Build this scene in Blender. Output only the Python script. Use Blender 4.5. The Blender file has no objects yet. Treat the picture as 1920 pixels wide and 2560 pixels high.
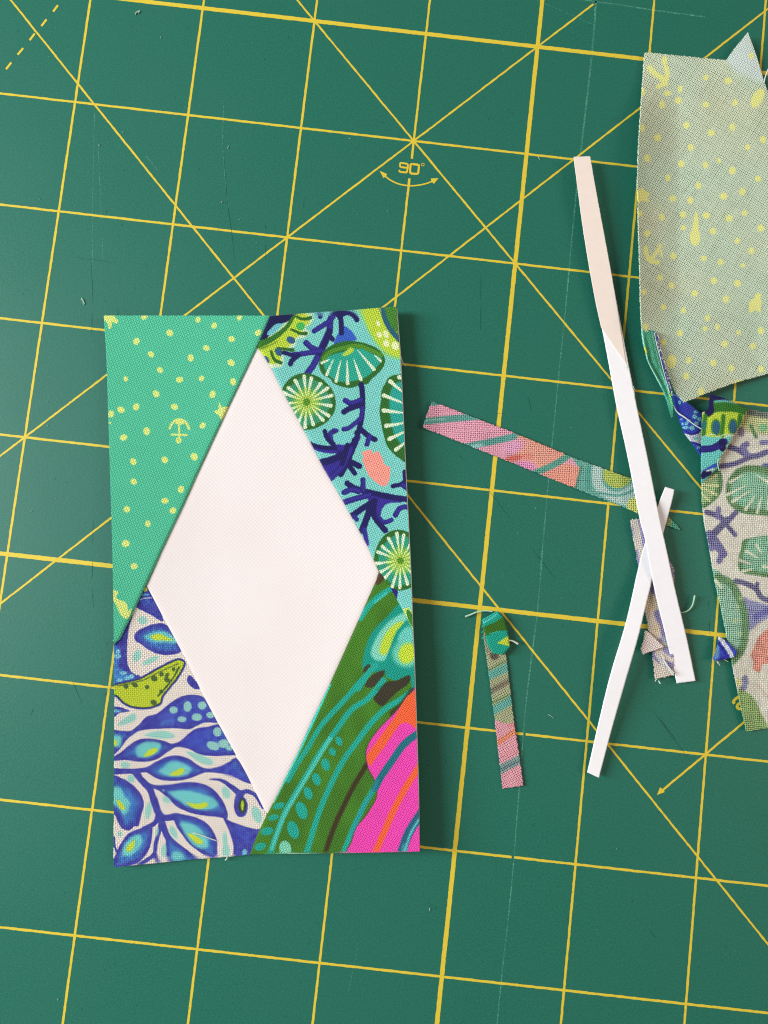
import bpy, math, numpy as np
from mathutils import Matrix, Vector
SC = bpy.context.scene
rng = np.random.default_rng(7)
IN = 0.0254
MM = 0.001
# ------------------------------------------------------------------ camera
F = 2000.0
EU = (0.07751, -0.01190, 0.11249)
CP = np.array([-0.91370, -4.81980, 6.77200]) * IN
def _rot(r):
    a, b, c = r
    Rx = np.array([[1,0,0],[0,math.cos(a),-math.sin(a)],[0,math.sin(a),math.cos(a)]])
    Ry = np.array([[math.cos(b),0,math.sin(b)],[0,1,0],[-math.sin(b),0,math.cos(b)]])
    Rz = np.array([[math.cos(c),-math.sin(c),0],[math.sin(c),math.cos(c),0],[0,0,1]])
    return Rz @ Ry @ Rx
R = _rot(EU)
cam = bpy.data.cameras.new('camera'); co = bpy.data.objects.new('camera', cam)
SC.collection.objects.link(co); SC.camera = co
cam.sensor_fit = 'VERTICAL'; cam.sensor_height = 36; cam.lens = 36 * F / 2560
cam.clip_start = 0.01; cam.clip_end = 20
M = Matrix.Identity(4)
for i in range(3):
    for j in range(3): M[i][j] = R[i, j]
    M[i][3] = CP[i]
co.matrix_world = M
# ------------------------------------------------------------------ world and lamps
w = bpy.data.worlds.new('World'); SC.world = w; w.use_nodes = True
w.node_tree.nodes['Background'].inputs[0].default_value = (1.0, 0.90, 0.80, 1)
w.node_tree.nodes['Background'].inputs[1].default_value = 0.30
def area(name, loc, target, size, sizey, power, col):
    l = bpy.data.lights.new(name, 'AREA'); l.shape = 'RECTANGLE'; l.size = size; l.size_y = sizey
    l.energy = power; l.color = col
    o = bpy.data.objects.new(name, l); SC.collection.objects.link(o)
    o.location = loc
    o.rotation_euler = (Vector(target) - Vector(loc)).to_track_quat('-Z', 'Y').to_euler()
CEN = (CP[0], CP[1], 0)
area('window_light', (CP[0]-0.70, CP[1]+0.02, 0.43), CEN, 0.17, 0.45, 11.3, (0.90, 0.98, 1.0))
area('room_light', (CP[0]+1.0, CP[1]+0.10, 0.85), CEN, 0.26, 0.5, 4.8, (1.0, 0.80, 0.62))
SC.view_settings.view_transform = 'Standard'; SC.view_settings.look = 'None'
SC.cycles.filter_width = 1.15
SC.view_settings.exposure = 0.0; SC.view_settings.gamma = 1
# ------------------------------------------------------------------ pixel <-> place
def unp(P, z):
    """points of the picture (photograph pixels) seen at height z above the mat"""
    P = np.asarray(P, float); z = np.broadcast_to(np.asarray(z, float), P.shape[:1])
    d = np.stack([(P[:,0]-960)/F, -(P[:,1]-1280)/F, -np.ones(len(P))], 1) @ R.T
    t = (z - CP[2]) / d[:,2]
    return CP + d * t[:,None]
def pix(W):
    q = (np.asarray(W, float) - CP) @ R
    return np.stack([960 + F*q[:,0]/-q[:,2], 1280 - F*q[:,1]/-q[:,2]], 1)
def lin(c):
    c = np.asarray(c, float) / 255
    return np.where(c <= 0.04045, c/12.92, ((c+0.055)/1.055)**2.4)
ALB = 0.85            # a printed colour as photographed -> its reflectance
# ------------------------------------------------------------------ noise
_h = rng.random((512, 512))
def vnoise(x, y):
    xi = np.floor(x).astype(int); yi = np.floor(y).astype(int); fx = x-xi; fy = y-yi
    fx = fx*fx*(3-2*fx); fy = fy*fy*(3-2*fy)
    g = lambda a, b: _h[a % 512, b % 512]
    return (g(xi,yi)*(1-fx)+g(xi+1,yi)*fx)*(1-fy) + (g(xi,yi+1)*(1-fx)+g(xi+1,yi+1)*fx)*fy
def sst(a, b, x):
    t = np.clip((x-a)/(b-a), 0, 1); return t*t*(3-2*t)
# ------------------------------------------------------------------ painter of fabric prints
def catmull(pts, closed, k=6):
    p = np.asarray(pts, float); n = len(p); out = []
    rngi = range(n if closed else n-1)
    for i in rngi:
        if closed: a, b, c, d = p[(i-1) % n], p[i], p[(i+1) % n], p[(i+2) % n]
        else: a, b, c, d = p[max(i-1,0)], p[i], p[i+1], p[min(i+2,n-1)]
        for t in np.arange(k)/k:
            out.append(0.5*((2*b)+(c-a)*t+(2*a-5*b+4*c-d)*t*t+(3*b-a-3*c+d)*t**3))
    if not closed: out.append(p[-1])
    return np.array(out)
class Paint:
    def __init__(s, P, base, hole=0.45, wrong=False, wob=1.0):
        s.P0 = P
        n = lambda k: vnoise(P[:,0]/2.7+k, P[:,1]/2.7+2*k) - 0.5
        s.P = P + wob*1.7*np.stack([n(11), n(57)], 1)
        s.C = np.tile(np.asarray(base, float), (len(P), 1))
        s.o = (0, 0); s.k = 1.0
    def ctx(s, ox, oy, k): s.o = (ox, oy); s.k = k; return s
    def t(s, pts): return np.asarray(pts, float)/s.k + np.array(s.o)
    def sel(s, lo, hi, m):
        P = s.P
        return np.nonzero((P[:,0] > lo[0]-m) & (P[:,0] < hi[0]+m) & (P[:,1] > lo[1]-m) & (P[:,1] < hi[1]+m))[0]
    def mix(s, idx, a, col):
        a = np.clip(a, 0, 1)[:,None]
        s.C[idx] = s.C[idx]*(1-a) + np.asarray(col, float)*a
    def poly(s, pts, col, soft=0.7, sm=True, op=1.0, grow=0):
        q = s.t(pts)
        if sm: q = catmull(q, True, 5)
        m = soft*2 + 2 + grow
        idx = s.sel(q.min(0), q.max(0), m)
        if not len(idx): return
        p = s.P[idx]; D = np.full(len(p), 1e9); ins = np.zeros(len(p), bool)
        for a, b in zip(q, np.roll(q, -1, 0)):
            ab = b-a; L = ab@ab
            if L < 1e-9: continue
            tt = np.clip(((p-a)@ab)/L, 0, 1); d = p-a-tt[:,None]*ab
            D = np.minimum(D, (d*d).sum(1))
            c = ((a[1] > p[:,1]) != (b[1] > p[:,1]))
            with np.errstate(divide='ignore', invalid='ignore'):
                xx = (b[0]-a[0])*(p[:,1]-a[1])/(b[1]-a[1])+a[0]
            ins ^= c & (p[:,0] < xx)
        sd = np.where(ins, 1, -1)*np.sqrt(D) + grow
        s.mix(idx, op*sst(-soft, soft, sd), col)
        return idx, sd
    def stroke(s, pts, wd, col, soft=0.7, op=1.0, w2=None):
        q = catmull(s.t(pts), False, 5); w2 = wd if w2 is None else w2
        ws = np.linspace(wd, w2, len(q))/s.k/2
        m = max(wd, w2)/s.k + soft + 2
        idx = s.sel(q.min(0), q.max(0), m)
        if not len(idx): return
        p = s.P[idx]; S = np.full(len(p), -1e9)
        for i in range(len(q)-1):
            a, b = q[i], q[i+1]; ab = b-a; L = max(ab@ab, 1e-9)
            tt = np.clip(((p-a)@ab)/L, 0, 1); d = p-a-tt[:,None]*ab
            S = np.maximum(S, ws[i]*(1-tt)+ws[i+1]*tt - np.sqrt((d*d).sum(1)))
        s.mix(idx, op*sst(-soft, soft, S), col)
    def ell(s, cx, cy, rx, ry, col, ang=0, soft=0.7, op=1.0):
        c = s.t([(cx, cy)])[0]; rx /= s.k; ry /= s.k; m = max(rx, ry)+soft+2
        idx = s.sel(c, c, m)
        if not len(idx): return
        p = s.P[idx]-c; a = math.radians(ang)
        u = p[:,0]*math.cos(a)+p[:,1]*math.sin(a); v = -p[:,0]*math.sin(a)+p[:,1]*math.cos(a)
        r = np.sqrt((u/rx)**2+(v/ry)**2); S = (1-r)*min(rx, ry)
        s.mix(idx, op*sst(-soft, soft, S), col)
    def leaf(s, body, aqua, core):
        r = s.poly(body, PU)
        if r is not None:
            idx, sd = r
            mx = max(sd.max(), 1)
            s.mix(idx, 0.9*sst(0.14*mx, 0.55*mx, sd), (66, 122, 196))
        s.poly(aqua, (118, 208, 205), soft=5.0, op=.95)
        if core is not None: s.poly(core, (208, 224, 66), soft=2.2)
PU = (68, 68, 166); NV = (44, 38, 122); DN = (30, 30, 82); DG = (50, 108, 44); CR = (226, 240, 208); LI = (192, 216, 66)
TE = (36, 168, 150)
# ------------------------------------------------------------------ objects
def link(name, me, mat=None, parent=None):
    o = bpy.data.objects.new(name, me); SC.collection.objects.link(o)
    if mat is not None: me.materials.append(mat)
    if parent is not None: o.parent = parent
    return o
def thing(name, label, cat, at=(960, 1280), group=None):
    o = bpy.data.objects.new(name, None); SC.collection.objects.link(o)
    o.empty_display_size = 0.01
    o['label'] = label; o['category'] = cat
    if group: o['group'] = group
    return o
def mesh_np(name, V, Q, smooth=True):
    me = bpy.data.meshes.new(name)
    me.vertices.add(len(V)); me.vertices.foreach_set('co', V.astype(np.float32).ravel())
    me.loops.add(Q.size); me.loops.foreach_set('vertex_index', Q.astype(np.int32).ravel())
    me.polygons.add(len(Q)); me.polygons.foreach_set('loop_start', np.arange(0, Q.size, Q.shape[1], dtype=np.int32))
    me.polygons.foreach_set('use_smooth', np.full(len(Q), smooth))
    me.update(calc_edges=True); me.validate()
    return me
def setcol(me, name, C):
    a = me.color_attributes.new(name, 'FLOAT_COLOR', 'POINT')
    a.data.foreach_set('color', np.concatenate([C, np.ones((len(C), 1))], 1).astype(np.float32).ravel())
def rows_of(A, B, n, mode):
    A = np.asarray(A, float); B = np.asarray(B, float)
    if mode == 'y':
        y0 = max(A[0,1], B[0,1]) if False else min(A[0,1], B[0,1]); y1 = max(A[-1,1], B[-1,1])
        y = np.linspace(y0, y1, n)
        fa = np.interp(y, A[:,1], A[:,0]); fb = np.interp(y, B[:,1], B[:,0])
        return np.stack([fa, y], 1), np.stack([fb, y], 1)
    def res(P, t):
        if mode == 'key': s = np.linspace(0, 1, len(P))
        else:
            d = np.concatenate([[0], np.cumsum(np.hypot(*np.diff(P, axis=0).T))]); s = d/d[-1]
        return np.stack([np.interp(t, s, P[:,0]), np.interp(t, s, P[:,1])], 1)
    t = np.linspace(0, 1, n)
    if mode == 'key' and True:   # even spacing along the length, keys matched
        C = (A+B)/2; d = np.concatenate([[0], np.cumsum(np.hypot(*np.diff(C, axis=0).T))]); s = d/d[-1]
        f = lambda P: np.stack([np.interp(t, s, P[:,0]), np.interp(t, s, P[:,1])], 1)
        return f(A), f(B)
    return res(A, t), res(B, t)
def sheet(name, parent, A, B, mat, height, paint=None, step=1.4, mode='y', thick=0.3, tooth=0.9, pitch=4.8,
          ang=25, rA=0, rB=0, rdep=0.22, hole=0.35, holecol=None, smooth_keys=0, side=None, tooth_ends=True, warp=None):
    """a piece of cloth or paper between two long edges A and B; height(P) in mm; thick in mm"""
    if smooth_keys: A = catmull(A, False, smooth_keys); B = catmull(B, False, smooth_keys)
    A = np.asarray(A, float); B = np.asarray(B, float)
    ln = max(abs(A[-1,1]-A[0,1]), abs(B[-1,1]-B[0,1])) if mode == 'y' else max(np.hypot(*np.diff(A,axis=0).T).sum(), np.hypot(*np.diff(B,axis=0).T).sum())
    nv = max(int(ln/step), 4)
    a, b = rows_of(A, B, nv, mode)
    wd = np.hypot(*(b-a).T); nu = max(int(wd.max()/step), 3)
    if tooth:
        def tj(k): return tooth*((vnoise(np.arange(nv)*step/pitch*2.0+k, np.full(nv, k*1.7))-0.5)*1.7)
        dr = (b-a)/np.maximum(wd, 1e-6)[:,None]
        a = a - dr*tj(3.3+len(name))[:,None]; b = b + dr*tj(9.1+len(name))[:,None]
    u = np.linspace(0, 1, nu)
    P = a[:,None,:]*(1-u)[None,:,None] + b[:,None,:]*u[None,:,None]
    if tooth and tooth_ends:
        for r, sg in ((0, -1), (-1, 1)):
            d = (P[1]-P[0]) if r == 0 else (P[-1]-P[-2])
            d = d/np.maximum(np.hypot(*d.T), 1e-6)[:,None]
            x = np.hypot(*(P[r]-P[r,0]).T)
            P[r] += sg*d*(tooth*1.7*(vnoise(x/pitch*2+7, x*0+r+4)-0.3))[:,None]
    du = u[None,:]*wd[:,None]; dv = (1-u)[None,:]*wd[:,None]
    P2 = P.reshape(-1, 2)
    if warp is not None: P2 = warp(P2)
    z = height(P2).reshape(nv, nu) if callable(height) else np.full((nv, nu), float(height))
    if rA: z = z - rdep*np.exp(-du/rA)
    if rB: z = z - rdep*np.exp(-dv/rB)
    z = z.ravel()*MM
    V = unp(P2, z)
    idx = np.arange(nv*nu).reshape(nv, nu)
    Q = np.stack([idx[:-1,:-1], idx[1:,:-1], idx[1:,1:], idx[:-1,1:]], -1).reshape(-1, 4)
    loop = np.concatenate([idx[0,:], idx[1:,-1], idx[-1,-2::-1], idx[-2:0:-1,0]])
    V2 = V[loop].copy(); V2[:,2] = np.maximum(V2[:,2]-thick*MM, 0.00004)
    n0 = len(V); k = len(loop); j = np.arange(k); jn = (j+1) % k
    Q2 = np.stack([loop[j], loop[jn], n0+jn, n0+j], 1)
    me = mesh_np(name, np.concatenate([V, V2]), np.concatenate([Q, Q2]))
    if paint is not None:
        pr = paint(P2)
        C, H = pr if isinstance(pr, tuple) else (pr, None)
        Cl = lin(C)*ALB
        Hl = Cl*hole if H is None else lin(H)*ALB
        sc_ = Cl[loop]*0.9 if side is None else np.tile(lin(side), (k, 1))
        setcol(me, 'thread', np.concatenate([Cl, sc_])); setcol(me, 'gap', np.concatenate([Hl, sc_]))
    th = math.radians(ang)
    U = np.stack([P2[:,0]*math.cos(th)+P2[:,1]*math.sin(th), -P2[:,0]*math.sin(th)+P2[:,1]*math.cos(th)], 1)/pitch
    U = np.concatenate([U, U[loop]])
    uv = me.uv_layers.new(name='UVMap')
    li = np.empty(len(me.loops), dtype=np.int32); me.loops.foreach_get('vertex_index', li)
    uv.data.foreach_set('uv', U[li].astype(np.float32).ravel())
    return link(name, me, mat, parent)
def tube(name, parent, pts, mat, z, r=0.12, r2=None, closed=False, k=6):
    """fibre: pts picture points, z mm (number or list), r mm"""
    q = catmull(pts, False, k); n = len(q)
    zz = np.interp(np.linspace(0, 1, n), np.linspace(0, 1, np.size(z) if np.size(z) > 1 else 2), np.broadcast_to(z, (max(np.size(z), 2),)) if np.size(z) == 1 else z)
    C = unp(q, zz*MM); rr = np.linspace(r, r if r2 is None else r2, n)*MM
    T = np.gradient(C, axis=0); T /= np.linalg.norm(T, axis=1)[:,None]+1e-12
    N1 = np.cross(T, (0,0,1.0)); N1 /= np.linalg.norm(N1, axis=1)[:,None]+1e-12; N2 = np.cross(T, N1)
    m = 6; V = []
    for i in range(m):
        a = 2*math.pi*i/m; V.append(C + rr[:,None]*(N1*math.cos(a)+N2*math.sin(a)))
    V = np.stack(V, 1).reshape(-1, 3)
    i, j = np.meshgrid(np.arange(n-1), np.arange(m), indexing='ij'); i = i.ravel(); j = j.ravel(); jn = (j+1) % m
    Q = np.stack([i*m+j, (i+1)*m+j, (i+1)*m+jn, i*m+jn], 1)
    me = mesh_np(name, V, Q)
    return me if parent == 'mesh' else link(name, me, mat, parent)
def join_meshes(name, ms, mat, parent):
    V = []; Q = []; n = 0
    for me in ms:
        v = np.empty(len(me.vertices)*3, np.float32); me.vertices.foreach_get('co', v)
        q = np.empty(len(me.loops), np.int32); me.loops.foreach_get('vertex_index', q)
        V.append(v.reshape(-1, 3)); Q.append(q.reshape(-1, 4)+n); n += len(me.vertices); bpy.data.meshes.remove(me)
    return link(name, mesh_np(name, np.concatenate(V), np.concatenate(Q)), mat, parent)
# ------------------------------------------------------------------ materials
class NT:
    def __init__(s, name):
        s.m = bpy.data.materials.new(name); s.m.use_nodes = True; s.t = s.m.node_tree
        s.b = s.t.nodes['Principled BSDF']
    def n(s, ty, **k):
        x = s.t.nodes.new(ty)
        for a, b in k.items():
            setattr(x, a, b)
        return x
    def l(s, a, b): s.t.links.new(a, b)
    def math(s, op, a, b=None, c=None, clamp=False):
        x = s.n('ShaderNodeMath', operation=op, use_clamp=clamp)
        for i, v in enumerate((a, b, c)):
            if v is None: continue
            if isinstance(v, (int, float)): x.inputs[i].default_value = v
            else: s.l(v, x.inputs[i])
        return x.outputs[0]
    def mix(s, f, a, b, mode='MIX'):
        x = s.n('ShaderNodeMix', data_type='RGBA', blend_type=mode)
        for i, v in ((0, f), (6, a), (7, b)):
            if isinstance(v, (int, float)): x.inputs[i].default_value = v
            elif isinstance(v, (tuple, list, np.ndarray)): x.inputs[i].default_value = tuple(v)[:3]+(1,)
            else: s.l(v, x.inputs[i])
        return x.outputs[2]
    def noise(s, vec, scale, detail=3, rough=0.5):
        x = s.n('ShaderNodeTexNoise'); x.inputs['Scale'].default_value = scale; x.inputs['Detail'].default_value = detail
        x.inputs['Roughness'].default_value = rough
        if vec is not None: s.l(vec, x.inputs['Vector'])
        return x.outputs['Fac']
    def ramp(s, f, a, b, lo=0.0, hi=1.0):
        x = s.n('ShaderNodeMapRange', interpolation_type='SMOOTHSTEP')
        s.l(f, x.inputs[0]); x.inputs[1].default_value = a; x.inputs[2].default_value = b
        x.inputs[3].default_value = lo; x.inputs[4].default_value = hi
        return x.outputs[0]
    def obj(s): return s.n('ShaderNodeTexCoord').outputs['Object']
def fabric(name, gapstr=1.0, bump=0.5, fuzz=0.10, thr=(0.30, 0.95), rough=0.9, slb=0.22):
    m = NT(name)
    uvn = m.n('ShaderNodeUVMap', uv_map='UVMap').outputs[0]
    ds = m.n('ShaderNodeTexNoise'); ds.inputs['Scale'].default_value = 0.13; ds.inputs['Detail'].default_value = 2
    m.l(uvn, ds.inputs['Vector'])
    sub = m.n('ShaderNodeVectorMath', operation='SUBTRACT'); m.l(ds.outputs['Color'], sub.inputs[0]); sub.inputs[1].default_value = (.5,.5,.5)
    scl = m.n('ShaderNodeVectorMath', operation='SCALE'); m.l(sub.outputs[0], scl.inputs[0]); scl.inputs['Scale'].default_value = 1.6
    add = m.n('ShaderNodeVectorMath', operation='ADD'); m.l(uvn, add.inputs[0]); m.l(scl.outputs[0], add.inputs[1])
    sep = m.n('ShaderNodeSeparateXYZ'); m.l(add.outputs[0], sep.inputs[0])
    u, v = sep.outputs[0], sep.outputs[1]
    cu = m.math('COSINE', m.math('MULTIPLY', u, 2*math.pi)); cv = m.math('COSINE', m.math('MULTIPLY', v, 2*math.pi))
    av = m.math('MULTIPLY', m.math('ADD', cu, cv), 0.5)
    # thread to thread unevenness: slubs that run along warp and weft
    def slub(sx, sy):
        cmb = m.n('ShaderNodeCombineXYZ'); m.l(m.math('MULTIPLY', u, sx), cmb.inputs[0]); m.l(m.math('MULTIPLY', v, sy), cmb.inputs[1])
        return m.noise(cmb.outputs[0], 1.0, 2)
    s1, s2 = slub(0.9, 0.06), slub(0.06, 0.9)
    sl = m.math('ADD', s1, s2)
    H = m.ramp(m.math('ADD', av, m.math('MULTIPLY', m.math('SUBTRACT', sl, 1.0), 0.9)), thr[0], thr[1])
    H = m.math('MULTIPLY', H, gapstr)
    tc = m.n('ShaderNodeAttribute', attribute_name='thread').outputs['Color']
    gc = m.n('ShaderNodeAttribute', attribute_name='gap').outputs['Color']
    # over / under checker
    ck = m.math('MULTIPLY', m.math('SINE', m.math('MULTIPLY', u, math.pi)), m.math('SINE', m.math('MULTIPLY', v, math.pi)))
    val = m.math('ADD', m.math('MULTIPLY', ck, fuzz), m.math('MULTIPLY_ADD', sl, slb, 1-slb))
    cc = m.n('ShaderNodeCombineColor')
    for i in range(3): m.l(val, cc.inputs[i])
    c = m.mix(1.0, tc, cc.outputs[0], 'MULTIPLY')
    c = m.mix(H, c, gc)
    m.l(c, m.b.inputs['Base Color'])
    m.b.inputs['Roughness'].default_value = rough
    m.b.inputs['Specular IOR Level'].default_value = 0.15
    m.b.inputs['Sheen Weight'].default_value = 0.08
    hgt = m.math('SUBTRACT', m.math('MULTIPLY', ck, 0.35), H)
    bp = m.n('ShaderNodeBump'); bp.inputs['Strength'].default_value = bump; bp.inputs['Distance'].default_value = 0.00012
    m.l(hgt, bp.inputs['Height']); m.l(bp.outputs[0], m.b.inputs['Normal'])
    return m.m
M_print = fabric('printed_cotton', 1.0, 0.6, 0.18, thr=(0.15, 0.85))
M_back = fabric('printed_cotton_reverse', 1.0, 0.6, 0.14, thr=(0.10, 0.80))
M_open = fabric('open_weave_reverse', 1.0, 0.6, 0.14, thr=(-0.10, 0.55))
M_white = fabric('white_cotton', 0.16, 0.30, 0.05, slb=0.07)
def plain(name, col, rough=0.8, var=0.06, scale=900, spec=0.3, bump=0.1):
    m = NT(name); o = m.obj(); n = m.noise(o, scale, 4)
    c = lin(col)*ALB
    m.l(m.mix(m.ramp(n, 0.25, 0.75), tuple(c*(1-var)), tuple(np.minimum(c*(1+var), 0.95))), m.b.inputs['Base Color'])
    m.b.inputs['Roughness'].default_value = rough; m.b.inputs['Specular IOR Level'].default_value = spec
    if bump:
        bp = m.n('ShaderNodeBump'); bp.inputs['Strength'].default_value = bump; bp.inputs['Distance'].default_value = 0.0001
        m.l(n, bp.inputs['Height']); m.l(bp.outputs[0], m.b.inputs['Normal'])
    return m.m
M_paper = plain('white_paper', (252, 248, 253), 0.75, 0.015, 700)
M_cream = plain('cream_cotton_paper', (245, 228, 218), 0.85, 0.015, 700)
M_thread = plain('white_thread', (225, 228, 218), 0.9, 0.05, 3000)
M_aqthread = plain('pale_green_thread', (176, 214, 186), 0.9, 0.08, 3000)
M_teal = plain('teal_thread', (70, 180, 160), 0.9, 0.08, 3000)
M_lint = plain('pale_lint', (176, 205, 192), 0.9, 0.05, 3000)
M_navythread = plain('navy_thread', (70, 66, 150), 0.9, 0.3, 1500)
MATC = lin((22, 99, 82))
def mat_vinyl():
    m = NT('green_vinyl'); o = m.obj()
    n1 = m.noise(o, 3000, 3, 0.65); n2 = m.noise(o, 28, 4, 0.55); n3 = m.noise(o, 1500, 3, 0.6)
    c = m.mix(m.ramp(n1, 0.3, 0.7), tuple(MATC*0.80), tuple(MATC*1.20))
    c = m.mix(m.ramp(n2, 0.35, 0.7, 0, 0.35), c, tuple(MATC*np.array([0.95, 0.93, 0.96])))
    n4 = m.noise(o, 620, 5, 0.7)
    c = m.mix(m.ramp(n4, 0.56, 0.72, 0, 0.30), c, tuple(MATC*1.28))
    c = m.mix(m.ramp(n4, 0.44, 0.28, 0, 0.30), c, tuple(MATC*0.72))
    c = m.mix(m.ramp(n3, 0.63, 0.74, 0, 0.5), c, tuple(MATC*1.4+0.012))
    c = m.mix(m.ramp(n3, 0.33, 0.25, 0, 0.4), c, tuple(MATC*0.6))
    m.l(c, m.b.inputs['Base Color'])
    m.l(m.ramp(n2, 0.3, 0.7, 0.46, 0.54), m.b.inputs['Roughness'])
    m.b.inputs['Specular IOR Level'].default_value = 0.42
    bp = m.n('ShaderNodeBump'); bp.inputs['Strength'].default_value = 0.22; bp.inputs['Distance'].default_value = 0.0001
    h = m.math('ADD', m.math('MULTIPLY', n1, 0.6), n3)
    m.l(h, bp.inputs['Height']); m.l(bp.outputs[0], m.b.inputs['Normal'])
    return m.m
M_mat = mat_vinyl()
def mat_ink():
    m = NT('yellow_ink'); o = m.obj()
    n1 = m.noise(o, 4200, 3, 0.65); n2 = m.noise(o, 90, 3, 0.6); n3 = m.noise(o, 1300, 2)
    Y = lin((212, 186, 56))
    c = m.mix(m.ramp(n1, 0.3, 0.7), tuple(Y*0.86), tuple(Y*1.1))
    wear = m.math('MULTIPLY', m.ramp(n1, 0.60, 0.72), m.ramp(n2, 0.42, 0.66, 0.12, 0.9))
    c = m.mix(wear, c, tuple(MATC*1.2))
    c = m.mix(m.ramp(n3, 0.70, 0.78, 0, 0.5), c, tuple(Y*np.array([0.35, 0.4, 0.4])))
    m.l(c, m.b.inputs['Base Color']); m.b.inputs['Roughness'].default_value = 0.5
    m.b.inputs['Specular IOR Level'].default_value = 0.3
    return m.m
M_ink = mat_ink()
M_cut = plain('dark_cut', (30, 84, 70), 0.8, 0.3, 2000, 0.1, 0)
M_scuff = NT('pale_scuff')
_n = M_scuff.noise(M_scuff.obj(), 2600, 3, 0.7); _n2 = M_scuff.noise(M_scuff.obj(), 160, 3, 0.6)
M_scuff.l(M_scuff.mix(M_scuff.math('MULTIPLY', M_scuff.ramp(_n, 0.42, 0.62), M_scuff.ramp(_n2, 0.35, 0.65, 0.25, 1)), tuple(MATC*1.02), tuple(lin((92, 160, 138)))), M_scuff.b.inputs['Base Color'])
M_scuff.b.inputs['Roughness'].default_value = 0.7; M_scuff = M_scuff.m
# ------------------------------------------------------------------ cutting mat
mat = thing('cutting_mat', 'green self-healing cutting mat with a yellow inch grid and angle lines under everything', 'cutting mat')
x0, x1, y0, y1 = -6.5*IN, 4.6*IN, -11.4*IN, 1.9*IN
def box(name, x0, x1, y0, y1, z0, z1, m, parent):
    V = np.array([(x, y, z) for z in (z0, z1) for x, y in ((x0,y0),(x1,y0),(x1,y1),(x0,y1))])
    Q = np.array([(0,3,2,1),(4,5,6,7),(0,1,5,4),(1,2,6,5),(2,3,7,6),(3,0,4,7)])
    return link(name, mesh_np(name, V, Q, False), m, parent)
box('mat_sheet', x0, x1, y0, y1, -0.003, 0, M_mat, mat)
def ribbon(p, q, wd, z, jit=0.05, st=0.5, pieces=None):
    """printed line from p to q (inches), width mm -> V,Q"""
    p = np.array(p, float)*IN; q = np.array(q, float)*IN; L = np.linalg.norm(q-p); n = max(int(L/(st*MM)), 1)+1
    t = np.linspace(0, 1, n)[:,None]; C = p+(q-p)*t; d = (q-p)/L; nn = np.array([-d[1], d[0]])
    s = rng.random()*100; k = np.arange(n)*0.9
    ja = jit*(vnoise(k+s, k*0)-0.5)*2; jb = jit*(vnoise(k+s+31, k*0)-0.5)*2
    a = C + nn*((wd/2+ja)[:,None]*MM); b = C - nn*((wd/2+jb)[:,None]*MM)
    V = np.concatenate([a, b]); V = np.concatenate([V, np.full((len(V), 1), z*MM)], 1)
    i = np.arange(n-1); Q = np.stack([i, i+1, n+i+1, n+i], 1)[:,::-1]
    return V, Q
def collect(name, parts, m, parent, kind=None):
    V = []; Q = []; n = 0
    for v, q in parts: V.append(v); Q.append(q+n); n += len(v)
    o = link(name, mesh_np(name, np.concatenate(V), np.concatenate(Q), False), m, parent)
    if kind: o['kind'] = kind
    return o
def inch(px):   # picture points on the mat, in inches
    return unp(np.asarray(px, float).reshape(-1, 2), 0)[:,:2]/IN
GAP = [(-1, -1.37, -1.86)]
for j in range(-1, 11):
    wd = 0.92 if j % 5 == 0 else 0.50
    segs = [(-6, 4)]
    if j == 7: g = inch([(1279,2143),(1285,2144)]); segs = [(-6, g[0][0]), (g[1][0], 4)]
    if j == 6: g = inch([(1308,1835),(1314,1836)]); segs = [(-6, g[0][0]), (g[1][0], 4)]
    collect('grid_line', [ribbon((a, -j), (b, -j), wd, 0.020) for a, b in segs], M_ink, mat)
for i in range(-6, 5):
    wd = 0.92 if i % 5 == 0 else 0.50
    if i == -1:
        g = inch([(1031,397),(1023,446)]); segs = [(1.5, g[0][1]), (g[1][1], -11)]
    else: segs = [(1.5, -11)]
    collect('grid_line', [ribbon((i, a), (i, b), wd, 0.026) for a, b in segs], M_ink, mat)
e1 = inch([(1484, 8)])[0]
dl = [((-2.6, 0.6), (4, -6)), ((0, -0.0), (-6, -6)), ((e1[0], e1[0]), (0, 0)), ((4, 2.58), (-6, -7.42)), ((-6.0, 1.17), (4, -8.83))]
for kk, (p, q) in enumerate(dl):
    if p == (0, -0.0): p = (0, 0); q = (-6, -6)
    collect('angle_line', [ribbon(p, q, 0.42, 0.030+0.0025*kk)], M_ink, mat)
ah = inch([(1652,1979)])[0]
collect('angle_line', [ribbon((3.2, -4.8), ah, 0.45, 0.0425)], M_ink, mat)
def flat(name, polys, parent, z=0.034, m=M_ink):
    V = []; Fc = []
    for p in polys:
        w_ = unp(np.array(p, float), z*MM); n = len(V); V += [tuple(x) for x in w_]
        Fc.append(tuple(range(n, n+len(p))))
    me = bpy.data.meshes.new(name); me.from_pydata(V, [], Fc); me.update()
    return link(name, me, m, parent)
def strokepoly(pts, wd, z, k=6, closed=False):
    q = catmull(pts, closed, k)
    if closed: q = np.concatenate([q, q[:1]])
    T = np.gradient(q, axis=0)
    if closed: T[0] = T[-1] = (q[1]-q[-2])
    T /= np.hypot(*T.T)[:,None]+1e-9; N = np.stack([-T[:,1], T[:,0]], 1)
    wd = np.broadcast_to(wd, (len(q),)) if np.size(wd) == 1 else np.interp(np.linspace(0,1,len(q)), np.linspace(0,1,len(wd)), wd)
    a = unp(q+N*wd[:,None]/2, z*MM); b = unp(q-N*wd[:,None]/2, z*MM); n = len(q); i = np.arange(n-1)
    return np.concatenate([a, b]), np.stack([i, i+1, n+i+1, n+i], 1)
zc = lambda L, ox, oy, k: [(ox+x/k, oy+y/k) for x, y in L]
K9 = (900, 360, 6.9125)
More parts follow.
